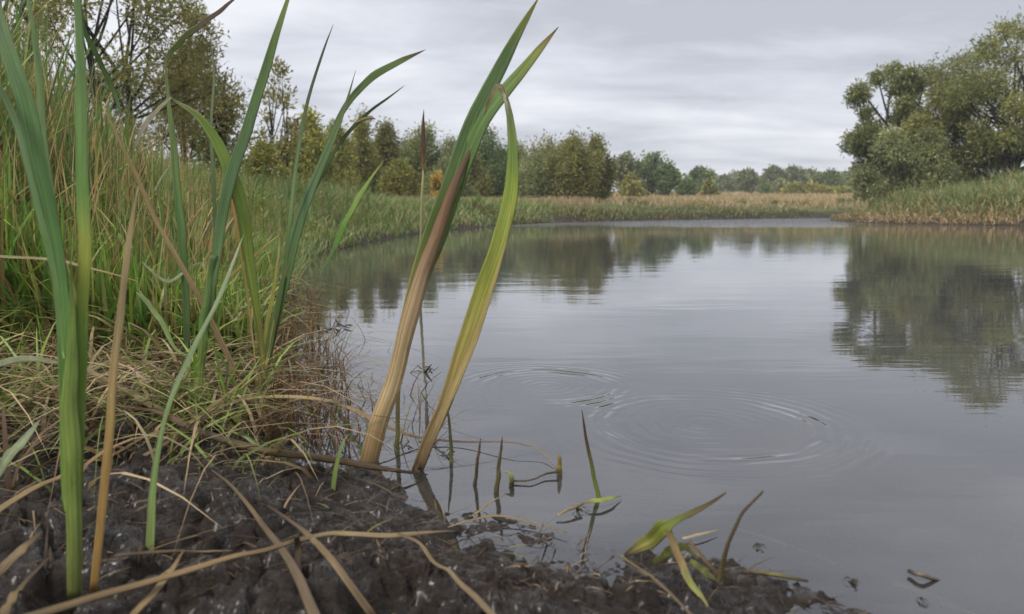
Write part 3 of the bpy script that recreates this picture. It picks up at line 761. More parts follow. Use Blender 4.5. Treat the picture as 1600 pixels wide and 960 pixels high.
lying('grey-brown stem running down the mud to the bottom edge', [(330, 734), (372, 768), (404, 812), (440, 858), (468, 905), (494, 965)], [(0, 4), (.25, 11), (.6, 14), (1, 17)], [(0, (110, 84, 66)), (.3, (150, 118, 90)), (.6, (120, 94, 78)), (1, (130, 104, 84))], lift=.018)
lying('forked dark stem falling right of the grey-brown one', [(418, 790), (470, 826), (512, 868), (545, 912), (584, 965)], [(0, 6), (.4, 13), (1, 14)], [(0, (90, 68, 52)), (.5, (160, 128, 98)), (1, (150, 118, 88))], lift=.02)
lying('straight straw slanting to the bottom edge, rightmost on the mud', [(622, 834), (668, 870), (712, 905), (774, 965)], [(0, 8), (.4, 11), (1, 14)], [(0, (140, 110, 86)), (.5, (170, 138, 108)), (1, (150, 120, 96))], lift=.02)
lying('dark snapped upright stub where the fallen stems cross', [(462, 900), (466, 862, .07), (464, 838, .09)], [(0, 16), (.5, 14), (1, 12)], [(0, (70, 54, 42)), (1, (96, 74, 56))])
lying('tan stem running along the left edge into the litter', [(-10, 802), (50, 764), (100, 742), (170, 712), (230, 692), (300, 676)], [(0, 14), (.5, 14), (1, 10)], B2, lift=.02)
lying('upper of two brown stems in the lower left corner', [(-15, 905), (25, 868), (64, 832)], [(0, 20), (.6, 18), (1, 10)], B3, lift=.02)
lying('lower of two brown stems in the lower left corner', [(-5, 975), (35, 915), (76, 872)], [(0, 20), (.5, 16), (1, 8)], B3, lift=.02)
lying('short pale shred standing out of the mud below the green blade', [(204, 965), (240, 925), (268, 890), (287, 860, .09)], [(0, 16), (.6, 13), (1, 3)], B2, lift=.012)
lying('thin straight twig lying on the mud by the grass edge', [(268, 718), (300, 716), (332, 713)], [(0, 4), (1, 4)], [(0, (150, 110, 78)), (1, (150, 116, 84))], 'twig', 'twig')
lying('thin reed lying level across the mud centre left', [(180, 868), (260, 862), (330, 862), (400, 856)], [(0, 8), (.5, 9), (1, 5)], B3, lift=.022)
lying('bent straw at the mud edge below the stubs', [(700, 824), (740, 812), (778, 806), (830, 816), (886, 832)], [(0, 4), (.4, 7), (1, 3)], B2, lift=.008)
lying('thin straw reaching from the mud edge into the shallows', [(742, 804), (768, 784, .02), (792, 772, .02)], [(0, 5), (1, 3)], B2, 'twig', 'twig')
lying('thin straw curving along the wet mud in front of the green shoot', [(966, 866), (1000, 890), (1038, 918), (1084, 965)], [(0, 9), (.5, 8), (1, 8)], [(0, (150, 136, 60)), (.4, (150, 122, 90)), (1, (130, 104, 84))], lift=.012)
lying('pale straw half sunk in the water behind the green shoot', [(1066, 842, .004), (1090, 836, .008), (1122, 828, .006)], [(0, 6), (.5, 8), (1, 3)], [(0, (210, 184, 150)), (1, (190, 160, 130))], 'straw', 'straw')
lying('pale-ended stick afloat near the right edge of the picture', [(1420, 892, .006), (1442, 899, .008), (1470, 909, -.002)], [(0, 9), (.6, 9), (1, 6)], [(0, (60, 48, 42)), (.3, (140, 124, 108)), (1, (90, 78, 68))], 'stick', 'stick', thick=.8)
lying('short dark and yellow twig lying at the tip of the mud', [(1160, 894), (1196, 896, .02), (1230, 902, .015), (1262, 908, .01)], [(0, 8), (.5, 11), (1, 6)], [(0, (110, 70, 44)), (.5, (160, 150, 80)), (1, (80, 66, 46))], 'twig', 'twig', thick=.8)
# faint sunken reed
lying('long pale reed sunk under the water by the right bottom corner', [(1140, 822, -.02), (1230, 852, -.018), (1340, 896, -.022), (1430, 922, -.02), (1530, 968, -.022)], [(0, 8), (.4, 14), (1, 22)], [(0, (150, 124, 96)), (1, (150, 124, 96))], 'sunken_reed', 'dead reed', thick=.3)

# --- green shoot on the tip of the mud
b0 = onz(1090, 905, 0.03)
cG = tag(empty('water_plant', (b0[0], b0[1], 0.0)), 'low broken green shoot on the tip of the mud with two thin stems', 'plant')
dg = water_d(900, .03)
blade('leaf', PX((976, 868, dg + .02), (1008, 848, dg + .02), (1042, 822, dg), (1080, 800, dg), (1112, 784, dg), (1134, 770, dg)), WW(dg, (0, 5), (.2, 24), (.42, 26), (.5, 12), (.75, 8), (1, 3)),
      [(0, (70, 46, 34)), (.15, (116, 110, 38)), (.4, (126, 140, 46)), (.55, (120, 130, 60)), (.75, (110, 90, 60)), (1, (110, 82, 66))], cG, cup=.2, face=.3)
blade('leaf', PX((1044, 828, dg), (1058, 862, dg - .02), (1076, 902, dg - .05), (1106, 948, dg - .09)), WW(dg, (0, 10), (.3, 12), (.7, 11), (1, 4)),
      [(0, (110, 84, 50)), (.4, (130, 104, 66)), (.7, (136, 140, 60)), (1, (150, 140, 80))], cG)
blade('stem', PX((1124, 912, dg), (1132, 866, dg), (1158, 806, dg), (1192, 767, dg)), WW(dg, (0, 9), (.4, 7), (1, 4)), [(0, (110, 100, 50)), (.3, (84, 66, 46)), (1, (100, 80, 66))], cG, thick=.8, cup=0)
blade('leaf', PX((1020, 880, dg), (1048, 860, dg + .02), (1072, 856, dg + .02), (1090, 874, dg)), WW(dg, (0, 8), (.4, 17), (1, 5)), [(0, (90, 84, 36)), (.5, (116, 126, 46)), (1, (96, 80, 40))], cG)
blade('leaf', PX((1078, 876, dg - .01), (1104, 896, dg - .02), (1124, 914, dg - .03)), WW(dg, (0, 8), (.5, 12), (1, 5)), [(0, (110, 120, 50)), (1, (84, 80, 44))], cG)
blade('stem', PX((1076, 846, dg + .02), (1094, 866, dg + .01), (1116, 892, dg), (1122, 906, dg)), WW(dg, (0, 5), (1, 5)), [(0, (150, 116, 80)), (1, (100, 76, 56))], cG)
# scraps and weed afloat
DK = [(84, 70, 40), (58, 46, 32), (74, 80, 38), (56, 44, 36), (96, 78, 46)]
for (u, v, s_, nl, sx, lb) in [
    (1188, 856, 9, 4, .5, 'small dark leaf scrap afloat above the tip of the mud'),
    (1336, 914, 13, 5, .8, 'brown and yellow leaf scrap afloat right of the mud'),
    (1442, 942, 8, 4, .4, 'tiny dark scrap afloat in the bottom right corner'),
    (540, 516, 13, 9, 2.4, 'dark weed afloat out from the left waterline, farthest of the weed patches'),
    (500, 580, 12, 9, 1.6, 'brown weed afloat beside the red-brown edge stems'),
    (664, 580, 10, 8, 2.0, 'small dark weed patch afloat behind the snapped cattail'),
    (636, 700, 10, 9, 2.0, 'rotting weed afloat between the feet of the two cattails'),
    (700, 712, 8, 8, 1.8, 'dark weed afloat round the thin stem right of the snapped cattail'),
    (520, 716, 9, 8, 1.8, 'wet brown scraps on the water left of the leaning cattail foot'),
    (905, 800, 9, 7, 1.6, 'soggy dark scraps at the water edge below the floating leaf'),
]:
    b0 = onz(u, v)
    cc = tag(empty('floating_weed' if nl > 5 else 'floating_scrap', (b0[0], b0[1], 0)), lb, 'weed' if nl > 5 else 'leaf scrap')
    rr = random.Random(u)
    for k in range(nl):
        a = rr.uniform(0, 6.28); L = s_ * b0[1] / FPX * rr.uniform(.8, 1.9)
        c0 = b0 + np.array([rr.uniform(-1, 1) * s_ * sx, rr.uniform(-1, 1) * s_ * sx * .8, 0]) * b0[1] / FPX
        P = [c0 + np.array([0, 0, .002 + .0012 * k]), c0 + np.array([math.cos(a) * L * .5, math.sin(a) * L * .5, .003 + .0012 * k]), c0 + np.array([math.cos(a + .5) * L, math.sin(a + .5) * L, .001])]
        if nl > 5 and k % 3 == 0: P[2][2] += L * rr.uniform(.4, 1.0)
        blade('leaf', P, [(0, L * .15), (.5, L * rr.uniform(.2, .45)), (1, L * .06)], [(0, (60, 48, 32)), (.5, DK[k % 5]), (1, (56, 44, 32))], cc, n=8, up=True, cup=0, thick=.2)

# ------------------------------------------------------------------ grass by the thousand (stuff)
def blades_np(base, hgt, wid, lean, laz, col0, col1, fz, seg=4, droop=1.0):
    """curved tapering blades, two triangles per segment; returns V, F(tri/quad), col"""
    n = len(base)
    u = np.linspace(0, 1, seg + 1)
    dirx, diry = np.cos(laz), np.sin(laz)
    sx, sy = np.cos(fz), np.sin(fz)
    V, Cc = [], []
    for k, t in enumerate(u):
        out = lean * hgt * (t ** 1.7)
        z = hgt * (t - 0.45 * droop * np.minimum(lean, 1.2) * t ** 3)
        ctr = base + np.stack([dirx * out, diry * out, z], -1)
        w = wid * (1 - t ** 1.6) * (0.6 + 0.8 * min(t * 2.5, 0.5)) * 0.5
        off = np.stack([sx * w, sy * w, 0 * w], -1)
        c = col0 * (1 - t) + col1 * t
        if k < seg:
            V += [ctr - off, ctr + off]; Cc += [c, c]
        else:
            V += [ctr]; Cc += [c]
    m = 2 * seg + 1
    V = np.stack(V, 1).reshape(-1, 3); Cc = np.stack(Cc, 1).reshape(-1, 3)
    b = (np.arange(n) * m)[:, None]
    Q = np.concatenate([b + np.array([[2 * k, 2 * k + 1, 2 * k + 3, 2 * k + 2]]) for k in range(seg - 1)], 0) if seg > 1 else np.zeros((0, 4), int)
    T = b + np.array([[2 * seg - 2, 2 * seg - 1, 2 * seg]])
    return V, [Q, T], Cc
def palette(rs, n, cols, p):
    c = np.array([lin(x) for x in cols])
    k = rs.choice(len(cols), n, p=np.array(p) / sum(p))
    return c[k] * rs.uniform(0.75, 1.25, (n, 1))
def scatter(rs, n, xr, yr, accept):
    """points in a fan: xr in azimuth (rad), yr in distance, log-spaced so that near ones are denser"""
    a = rs.uniform(xr[0], xr[1], n)
    d = np.exp(rs.uniform(math.log(yr[0]), math.log(yr[1]), n))
    x, y = d * np.tan(a), d
    sd = shore_dist(x, y)
    k = accept(x, y, sd)
    x, y, sd = x[k], y[k], sd[k]
    return x, y, height(x, y, sd), sd
def grass(name, label, cat, rs, x, y, z, hgt, wid, lean, cols0, p0, cols1, p1, seg=4, droop=1.0, laz=None, bright=1.4):
    n = len(x)
    base = np.stack([x, y, z - 0.02], -1)
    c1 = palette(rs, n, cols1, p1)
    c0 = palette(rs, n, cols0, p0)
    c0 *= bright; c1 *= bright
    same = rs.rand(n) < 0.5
    c0[same] = c1[same] * 0.85
    V, F, Cc = blades_np(base, hgt, wid, lean, rs.uniform(0, 2 * np.pi, n) if laz is None else laz, c0, c1, rs.uniform(0, np.pi, n), seg, droop)
    o = mesh_np(name, V, F, MAT_GRASS, col=Cc)
    return tag(o, label, cat, kind='stuff')

rs = np.random.RandomState(11)
G_GREEN = [(118, 150, 62), (94, 132, 58), (144, 166, 72), (164, 168, 88), (178, 160, 108), (150, 122, 84)]
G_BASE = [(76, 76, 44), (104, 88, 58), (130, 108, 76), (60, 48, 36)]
# tall grass of the left bank, near
x, y, z, sd = scatter(rs, 62000, (R(-44), R(-8)), (2.15, 10.0), lambda x, y, s: (s > 0.10) & (np.hypot(x * .8, y) > 2.25) & (rs.rand(len(s)) < 0.25 + 0.75 * sstep(s, 0.05, .6)))
hf = sstep(sd, 0.0, 1.3)
hg = (0.22 + 0.66 * hf * (.6 + .4 * sstep(sd, .8, 2.2))) * rs.uniform(0.45, 1.12, len(x)) * (0.85 + 0.3 * fbm(x * .9, y * .9, 2, 4))
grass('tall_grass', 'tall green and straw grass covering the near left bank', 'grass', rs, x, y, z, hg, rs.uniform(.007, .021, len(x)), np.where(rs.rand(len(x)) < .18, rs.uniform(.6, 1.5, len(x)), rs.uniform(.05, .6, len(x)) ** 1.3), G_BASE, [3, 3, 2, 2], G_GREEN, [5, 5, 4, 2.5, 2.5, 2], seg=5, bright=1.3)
x, y, z, sd = scatter(rs, 7500, (R(-44), R(-10)), (2.3, 5.5), lambda x, y, s: (s > 0.2) & (np.hypot(x * .8, y) > 2.4))
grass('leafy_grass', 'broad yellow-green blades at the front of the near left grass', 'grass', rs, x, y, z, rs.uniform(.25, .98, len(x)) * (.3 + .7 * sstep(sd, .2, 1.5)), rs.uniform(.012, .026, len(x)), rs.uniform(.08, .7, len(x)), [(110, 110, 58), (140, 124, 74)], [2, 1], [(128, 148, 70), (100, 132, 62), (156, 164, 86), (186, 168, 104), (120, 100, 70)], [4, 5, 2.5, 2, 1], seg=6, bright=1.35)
def weeds(name, label, rs, x, y, z, hgt, cols, nleaf=34):
    n = len(x); V, T, Cc = [], [], []
    pl = np.array([lin(c) for c in cols]) * 1.35
    for i in range(n):
        la, ln = rs.uniform(0, 6.28), rs.uniform(.02, .3)
        top = np.array([math.cos(la) * ln, math.sin(la) * ln, 1.0]) * hgt[i]
        b = np.array([x[i], y[i], z[i] - .02]); c = pl[rs.randint(len(pl))]
        t = np.sort(rs.uniform(.15, 1, nleaf)); P = b + top * t[:, None] * np.stack([t, t, np.ones(nleaf)], -1)
        a = np.arange(nleaf) * 2.4 + rs.uniform(0, 6); L = hgt[i] * rs.uniform(.05, .14, nleaf) * (1.25 - t)
        d = np.stack([np.cos(a), np.sin(a), rs.uniform(-.1, .9, nleaf)], -1); sd_ = np.stack([-np.sin(a), np.cos(a), 0 * a], -1)
        q = np.stack([P, P + d * L[:, None] * .45 + sd_ * L[:, None] * .11, P + d * L[:, None] - [0, 0, .006], P + d * L[:, None] * .45 - sd_ * L[:, None] * .11], 1).reshape(-1, 3)
        w = .004
        st = np.array([b + [-w, 0, 0], b + [w, 0, 0], b + top * [.25, .25, .5] + [w, 0, 0], b + top * [.25, .25, .5] - [w, 0, 0], b + top + [.001, 0, 0], b + top - [.001, 0, 0]])
        o = len(V) and sum(len(v) for v in V)
        V.append(q); T.append(np.arange(nleaf * 4).reshape(-1, 4) + o); Cc.append(np.repeat(c * rs.uniform(.7, 1.3, (nleaf, 1)), 4, 0)); o += len(q)
        V.append(st); T.append(np.array([[0, 1, 2, 3], [3, 2, 4, 5]]) + o); Cc.append(np.tile(c * .8, (6, 1)))
    return tag(mesh_np(name, np.concatenate(V), np.concatenate(T), MAT_GRASS, col=np.concatenate(Cc)), label, 'weeds', kind='stuff')
x, y, z, sd = scatter(rs, 900, (R(-40), R(-15)), (2.6, 9.0), lambda x, y, s: s > 0.4)
weeds('tall_weeds', 'leafy upright weeds mixed into the left bank grass', rs, x, y, z, rs.uniform(.55, 1.25, len(x)) * (.4 + .6 * sstep(sd, .4, 2)), [(110, 126, 66), (130, 138, 78), (96, 112, 60), (150, 128, 88), (128, 104, 76)])
for q, (cnt, d0, d1, nm, lb, c1_, p1_) in enumerate([
    (2300, 2.35, 4.4, 'reed_stand', 'dense stand of tall narrow green reeds behind the front clumps', [(112, 138, 70), (94, 124, 62), (146, 156, 84), (84, 108, 58)], [4, 4, 2, 2]),
    (1200, 2.4, 4.6, 'straw_stand', 'tall straw-coloured reed stems standing among the green reeds', [(196, 168, 114), (170, 140, 96), (150, 128, 84)], [3, 2, 1])]):
    x, y, z, sd = scatter(rs, cnt, (R(-40), R(-15)), (d0, d1), lambda x, y, s: (s > 0.35) & (np.hypot(x * .8, y) > 2.3) & (rs.rand(len(s)) < .35 + 1.3 * np.clip(fbm(x * 2.2, y * 2.2, 2, 40 + q) + .25, 0, 1)))
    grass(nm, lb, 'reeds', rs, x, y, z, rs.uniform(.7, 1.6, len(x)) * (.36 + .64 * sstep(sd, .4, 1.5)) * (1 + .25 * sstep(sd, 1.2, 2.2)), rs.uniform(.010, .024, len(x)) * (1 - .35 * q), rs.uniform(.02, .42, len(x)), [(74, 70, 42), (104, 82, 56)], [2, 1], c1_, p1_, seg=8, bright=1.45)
x, y, z, sd = scatter(rs, 1700, (R(-30), R(-4)), (6.0, 24.0), lambda x, y, s: (s > 0.25) & (s < 7) & (fbm(x * .8, y * .8, 2, 33) > -.05))
weeds('bank_weeds', 'clumps of tall soft weeds on the left bank towards the bend', rs, x, y, z, rs.uniform(.35, .95, len(x)) * (1 - .35 * sstep(y, 12, 22)), [(112, 130, 74), (98, 118, 68), (134, 140, 86), (150, 134, 92), (140, 136, 70)], 26)
x, y, z, sd = scatter(rs, 900, (R(24), R(42)), (17.0, 32.0), lambda x, y, s: (s > 0.6) & (s < 9) & (x > 11) & (fbm(x * .6, y * .6, 2, 37) > -.05))
weeds('right_bank_weeds', 'taller weeds standing out of the grass on the right bank', rs, x, y, z, rs.uniform(.7, 1.5, len(x)), [(120, 132, 80), (104, 118, 72), (156, 142, 100), (134, 130, 84)], 26)
# dry upright stalks with seed heads among it
x, y, z, sd = scatter(rs, 3000, (R(-44), R(-12)), (2.3, 8.0), lambda x, y, s: s > 0.35)
grass('dry_stalks', 'upright straw stalks standing through the near left grass', 'grass', rs, x, y, z, rs.uniform(.5, 1.2, len(x)) * (.4 + .6 * sstep(sd, .3, 1.5)), rs.uniform(.006, .012, len(x)), rs.uniform(.02, .3, len(x)), [(170, 146, 104), (140, 110, 78)], [1, 1], [(190, 166, 120), (160, 130, 90), (150, 150, 90)], [2, 1, 1], seg=4)
# litter at the foot of the grass
x, y, z, sd = scatter(rs, 6500, (R(-44), R(-13)), (1.15, 3.8), lambda x, y, s: (s > 0.03) & (x < -0.28) & (rs.rand(len(s)) < sstep(np.hypot(x * .8, y) + .25 * fbm(x * 5, y * 5, 2, 3), 1.25, 2.0) * (1 - .6 * sstep(x, -.62, -.4) * (1 - sstep(y, 1.7, 1.9)))))
zz = np.array([mudz(a, b) for a, b in zip(x, y)]) + rs.uniform(0.0, 0.03, len(x))
k = len(x)
lit = dict(seg=6, droop=1.5)
grass('grass_litter', 'matted dead straw and bent blades on the ground below the left grass', 'litter', rs, x, y, zz, rs.uniform(.05, .30, k) ** 1.1, rs.uniform(.003, .013, k), rs.uniform(.7, 2.8, k), [(120, 96, 70), (70, 54, 42), (90, 100, 50)], [2, 2, 1], [(196, 170, 128), (140, 114, 80), (126, 146, 66), (84, 66, 50), (166, 150, 110)], [3, 2, 3, 2, 2], bright=1.1, **lit)
x, y, z, sd = scatter(rs, 1500, (R(-44), R(-14)), (1.5, 3.4), lambda x, y, s: (s > 0.08) & (x < -.35) & (fbm(x * 4, y * 4, 2, 14) > .0) & (np.hypot(x * .8, y) > 1.6))
zz = np.array([mudz(a, b) for a, b in zip(x, y)])
grass('young_grass', 'short fresh green shoots among the litter below the left grass', 'grass', rs, x, y, zz, rs.uniform(.08, .34, len(x)), rs.uniform(.004, .012, len(x)), rs.uniform(.2, 1.1, len(x)), [(110, 116, 58)], [1], [(126, 158, 62), (106, 140, 58), (150, 166, 80)], [2, 2, 1], seg=5)
# crumbs of straw and leaf on the mud and the wet edge
x, y, z, sd = scatter(rs, 2600, (R(-40), R(30)), (.85, 2.6), lambda x, y, s: (s > 0.0) & (x > -1.9) & (x < 1.1))
zz = np.maximum(np.array([mudz(a, b) for a, b in zip(x, y)]), .002) + .022
grass('mud_crumbs', 'crumbs of straw and leaf strewn on the wet mud', 'litter', rs, x, y, zz, rs.uniform(.004, .03, len(x)) * .4, rs.uniform(.002, .006, len(x)), rs.uniform(3.0, 7.0, len(x)), [(90, 70, 54)], [1], [(170, 144, 108), (110, 88, 64), (60, 46, 38), (130, 130, 60)], [2, 3, 3, .6], seg=2, droop=.6, bright=1.0)
x, y, z, sd = scatter(rs, 1100, (R(-42), R(26)), (.9, 2.3), lambda x, y, s: (s > 0.02) & (x > -1.9) & (x < .8) & (rs.rand(len(s)) < np.where(x < -.45, .8, .22) + .5 * np.clip(fbm(x * 5, y * 5, 2, 51), 0, 1)))
zz = np.array([mudtop(a, b) for a, b in zip(x, y)]) + .019
ln_ = rs.uniform(.02, .13, len(x))
grass('mud_straw', 'thin dirty straw and broken stems strewn over the near mud', 'litter', rs, x, y, zz, ln_ * .16, rs.uniform(.002, .0065, len(x)), rs.uniform(4.0, 8.0, len(x)), [(110, 86, 62), (70, 54, 40)], [1, 1], [(160, 134, 98), (120, 96, 70), (84, 66, 48), (104, 112, 54)], [3, 3, 3, .6], seg=4, droop=1.0, bright=1.0)
# red-brown dead stems in the water edge
x, y, z, sd = scatter(rs, 3600, (R(-18), R(-5)), (1.55, 4.4), lambda x, y, s: (s > -0.34) & (s < 0.12) & (rs.rand(len(s)) < np.where(s > -.12, 1, .10)))
grass('edge_stems', 'tangle of thin red-brown dead stems along the left waterline', 'stems', rs, x, y, np.minimum(z, 0.03), rs.uniform(.05, .26, len(x)), rs.uniform(.002, .005, len(x)), rs.uniform(.1, 1.5, len(x)), [(110, 80, 56), (70, 52, 40)], [1, 1], [(140, 100, 66), (96, 74, 52), (120, 116, 60)], [2, 2, 1], seg=5, droop=1.4)
# left bank further away
x, y, z, sd = scatter(rs, 72000, (R(-36), R(3)), (4.6, 34.0), lambda x, y, s: (s > -0.02) & (s < 9) & (rs.rand(len(s)) < 1.25 - .12 * s))
hg = (0.26 + 0.5 * sstep(sd, 0.1, 1.8) * (1 - .55 * sstep(y, 11, 22))) * rs.uniform(.5, 1.2, len(x)) * (0.8 + .5 * fbm(x * .5, y * .5, 2, 8))
fz = sstep(sd, 3.5, 7) * sstep(y, 12, 18)
grass('bank_grass', 'soft green grass on the left bank towards the bend', 'grass', rs, x, y, z, hg, rs.uniform(.012, .03, len(x)) * (y / 14), rs.uniform(.15, .8, len(x)), [(96, 98, 58), (120, 104, 76)], [2, 1], [(104, 126, 68), (88, 114, 62), (124, 138, 84), (140, 134, 90), (164, 146, 104)], [4, 4, 3, 2, 1], seg=3, bright=1.75)
x, y, z, sd = scatter(rs, 26000, (R(-18), R(6)), (15.0, 50.0), lambda x, y, s: (s > 4.5 + 1.5 * np.sin(x)) & (s < 26))
grass('meadow_grass', 'pale dry meadow grass behind the green left bank', 'grass', rs, x, y, z, rs.uniform(.2, .5, len(x)), rs.uniform(.02, .04, len(x)) * (y / 22), rs.uniform(.1, .6, len(x)), [(164, 144, 112)], [1], [(186, 164, 128), (172, 150, 114), (150, 138, 96)], [3, 2, 1], seg=2, bright=1.15)
# far bank: green strip and dry field
x, y, z, sd = scatter(rs, 42000, (R(-6), R(25)), (22.0, 44.0), lambda x, y, s: (s > 0.0) & (s < 3.6) & (rs.rand(len(s)) < .6 + .9 * fbm(x * .35, y * .35, 3, 26) + .4 * (s < 1.2)))
grass('far_bank_grass', 'green grassy strip along the far shore', 'grass', rs, x, y, z, rs.uniform(.10, .36, len(x)) * (.75 + 1.0 * fbm(x * .4, y * .4, 2, 6)), rs.uniform(.03, .06, len(x)), rs.uniform(.2, .8, len(x)), [(90, 94, 56)], [1], [(104, 116, 66), (90, 104, 60), (128, 124, 78), (160, 138, 98)], [4, 3, 3, 3], seg=2)
x, y, z, sd = scatter(rs, 34000, (R(-4), R(26)), (36.0, 200.0), lambda x, y, s: (s > 2.2) & (y > 32))
grass('field_grass', 'golden dry grass of the open field beyond the far bank', 'grass', rs, x, y, z, rs.uniform(.15, .5, len(x)) * (.6 + y / 110), rs.uniform(.05, .1, len(x)) * (y / 60), rs.uniform(.2, .7, len(x)), [(160, 144, 112)], [1], [(190, 170, 132), (178, 158, 118), (160, 144, 104), (132, 118, 86)], [4, 3, 1, 1], seg=2, bright=1.15)
# right bank
x, y, z, sd = scatter(rs, 80000, (R(21.5), R(46)), (16.0, 34.0), lambda x, y, s: (s > 0.0) & (s < 11) & (x > 10))
hg = (0.25 + 0.6 * sstep(sd, .2, 2.5)) * rs.uniform(.5, 1.25, len(x)) * (.75 + .6 * fbm(x * .5, y * .5, 2, 8))
edge = sd < rs.uniform(0.3, 1.5, len(x))
grass('right_bank_grass', 'tall grass covering the bank below the right-hand trees', 'grass', rs, x[~edge], y[~edge], z[~edge], hg[~edge], rs.uniform(.02, .045, (~edge).sum()), rs.uniform(.2, .9, (~edge).sum()), [(100, 104, 62), (140, 120, 84)], [2, 1], [(110, 124, 74), (98, 114, 68), (130, 136, 90), (158, 148, 106)], [4, 3, 3, 3], seg=3, bright=1.65)
grass('right_bank_straw', 'pale bent straw along the waterline of the right bank', 'grass', rs, x[edge], y[edge], z[edge], hg[edge] * 1.1, rs.uniform(.02, .04, edge.sum()), rs.uniform(.3, 1.3, edge.sum()), [(150, 126, 96)], [1], [(184, 158, 120), (164, 138, 102), (130, 130, 80)], [3, 2, 2], seg=3)

# ------------------------------------------------------------------ trees
def tubes_np(paths, radii, ns=6):
    V, F = [], []; off = 0
    for P, rr in zip(paths, radii):
        n = len(P)
        T = np.gradient(P, axis=0); T /= np.linalg.norm(T, axis=1)[:, None] + 1e-9
        a = np.cross(T, np.array([0.31, 0.87, 0.2])); a /= np.linalg.norm(a, axis=1)[:, None] + 1e-9
        b = np.cross(T, a)
        th = np.linspace(0, 2 * np.pi, ns, endpoint=False)
        ring = P[:, None] + rr[:, None, None] * (a[:, None] * np.cos(th)[None, :, None] + b[:, None] * np.sin(th)[None, :, None])
        V.append(ring.reshape(-1, 3))
        I, J = np.meshgrid(np.arange(ns), np.arange(n - 1))
        F.append((off + np.stack([J * ns + I, J * ns + (I + 1) % ns, (J + 1) * ns + (I + 1) % ns, (J + 1) * ns + I], -1)).reshape(-1, 4))
        off += n * ns
    return np.concatenate(V), np.concatenate(F)
def bez(a, b, c, n):
    t = np.linspace(0, 1, n)[:, None]
    return a * (1 - t) ** 2 + 2 * b * t * (1 - t) + c * t ** 2

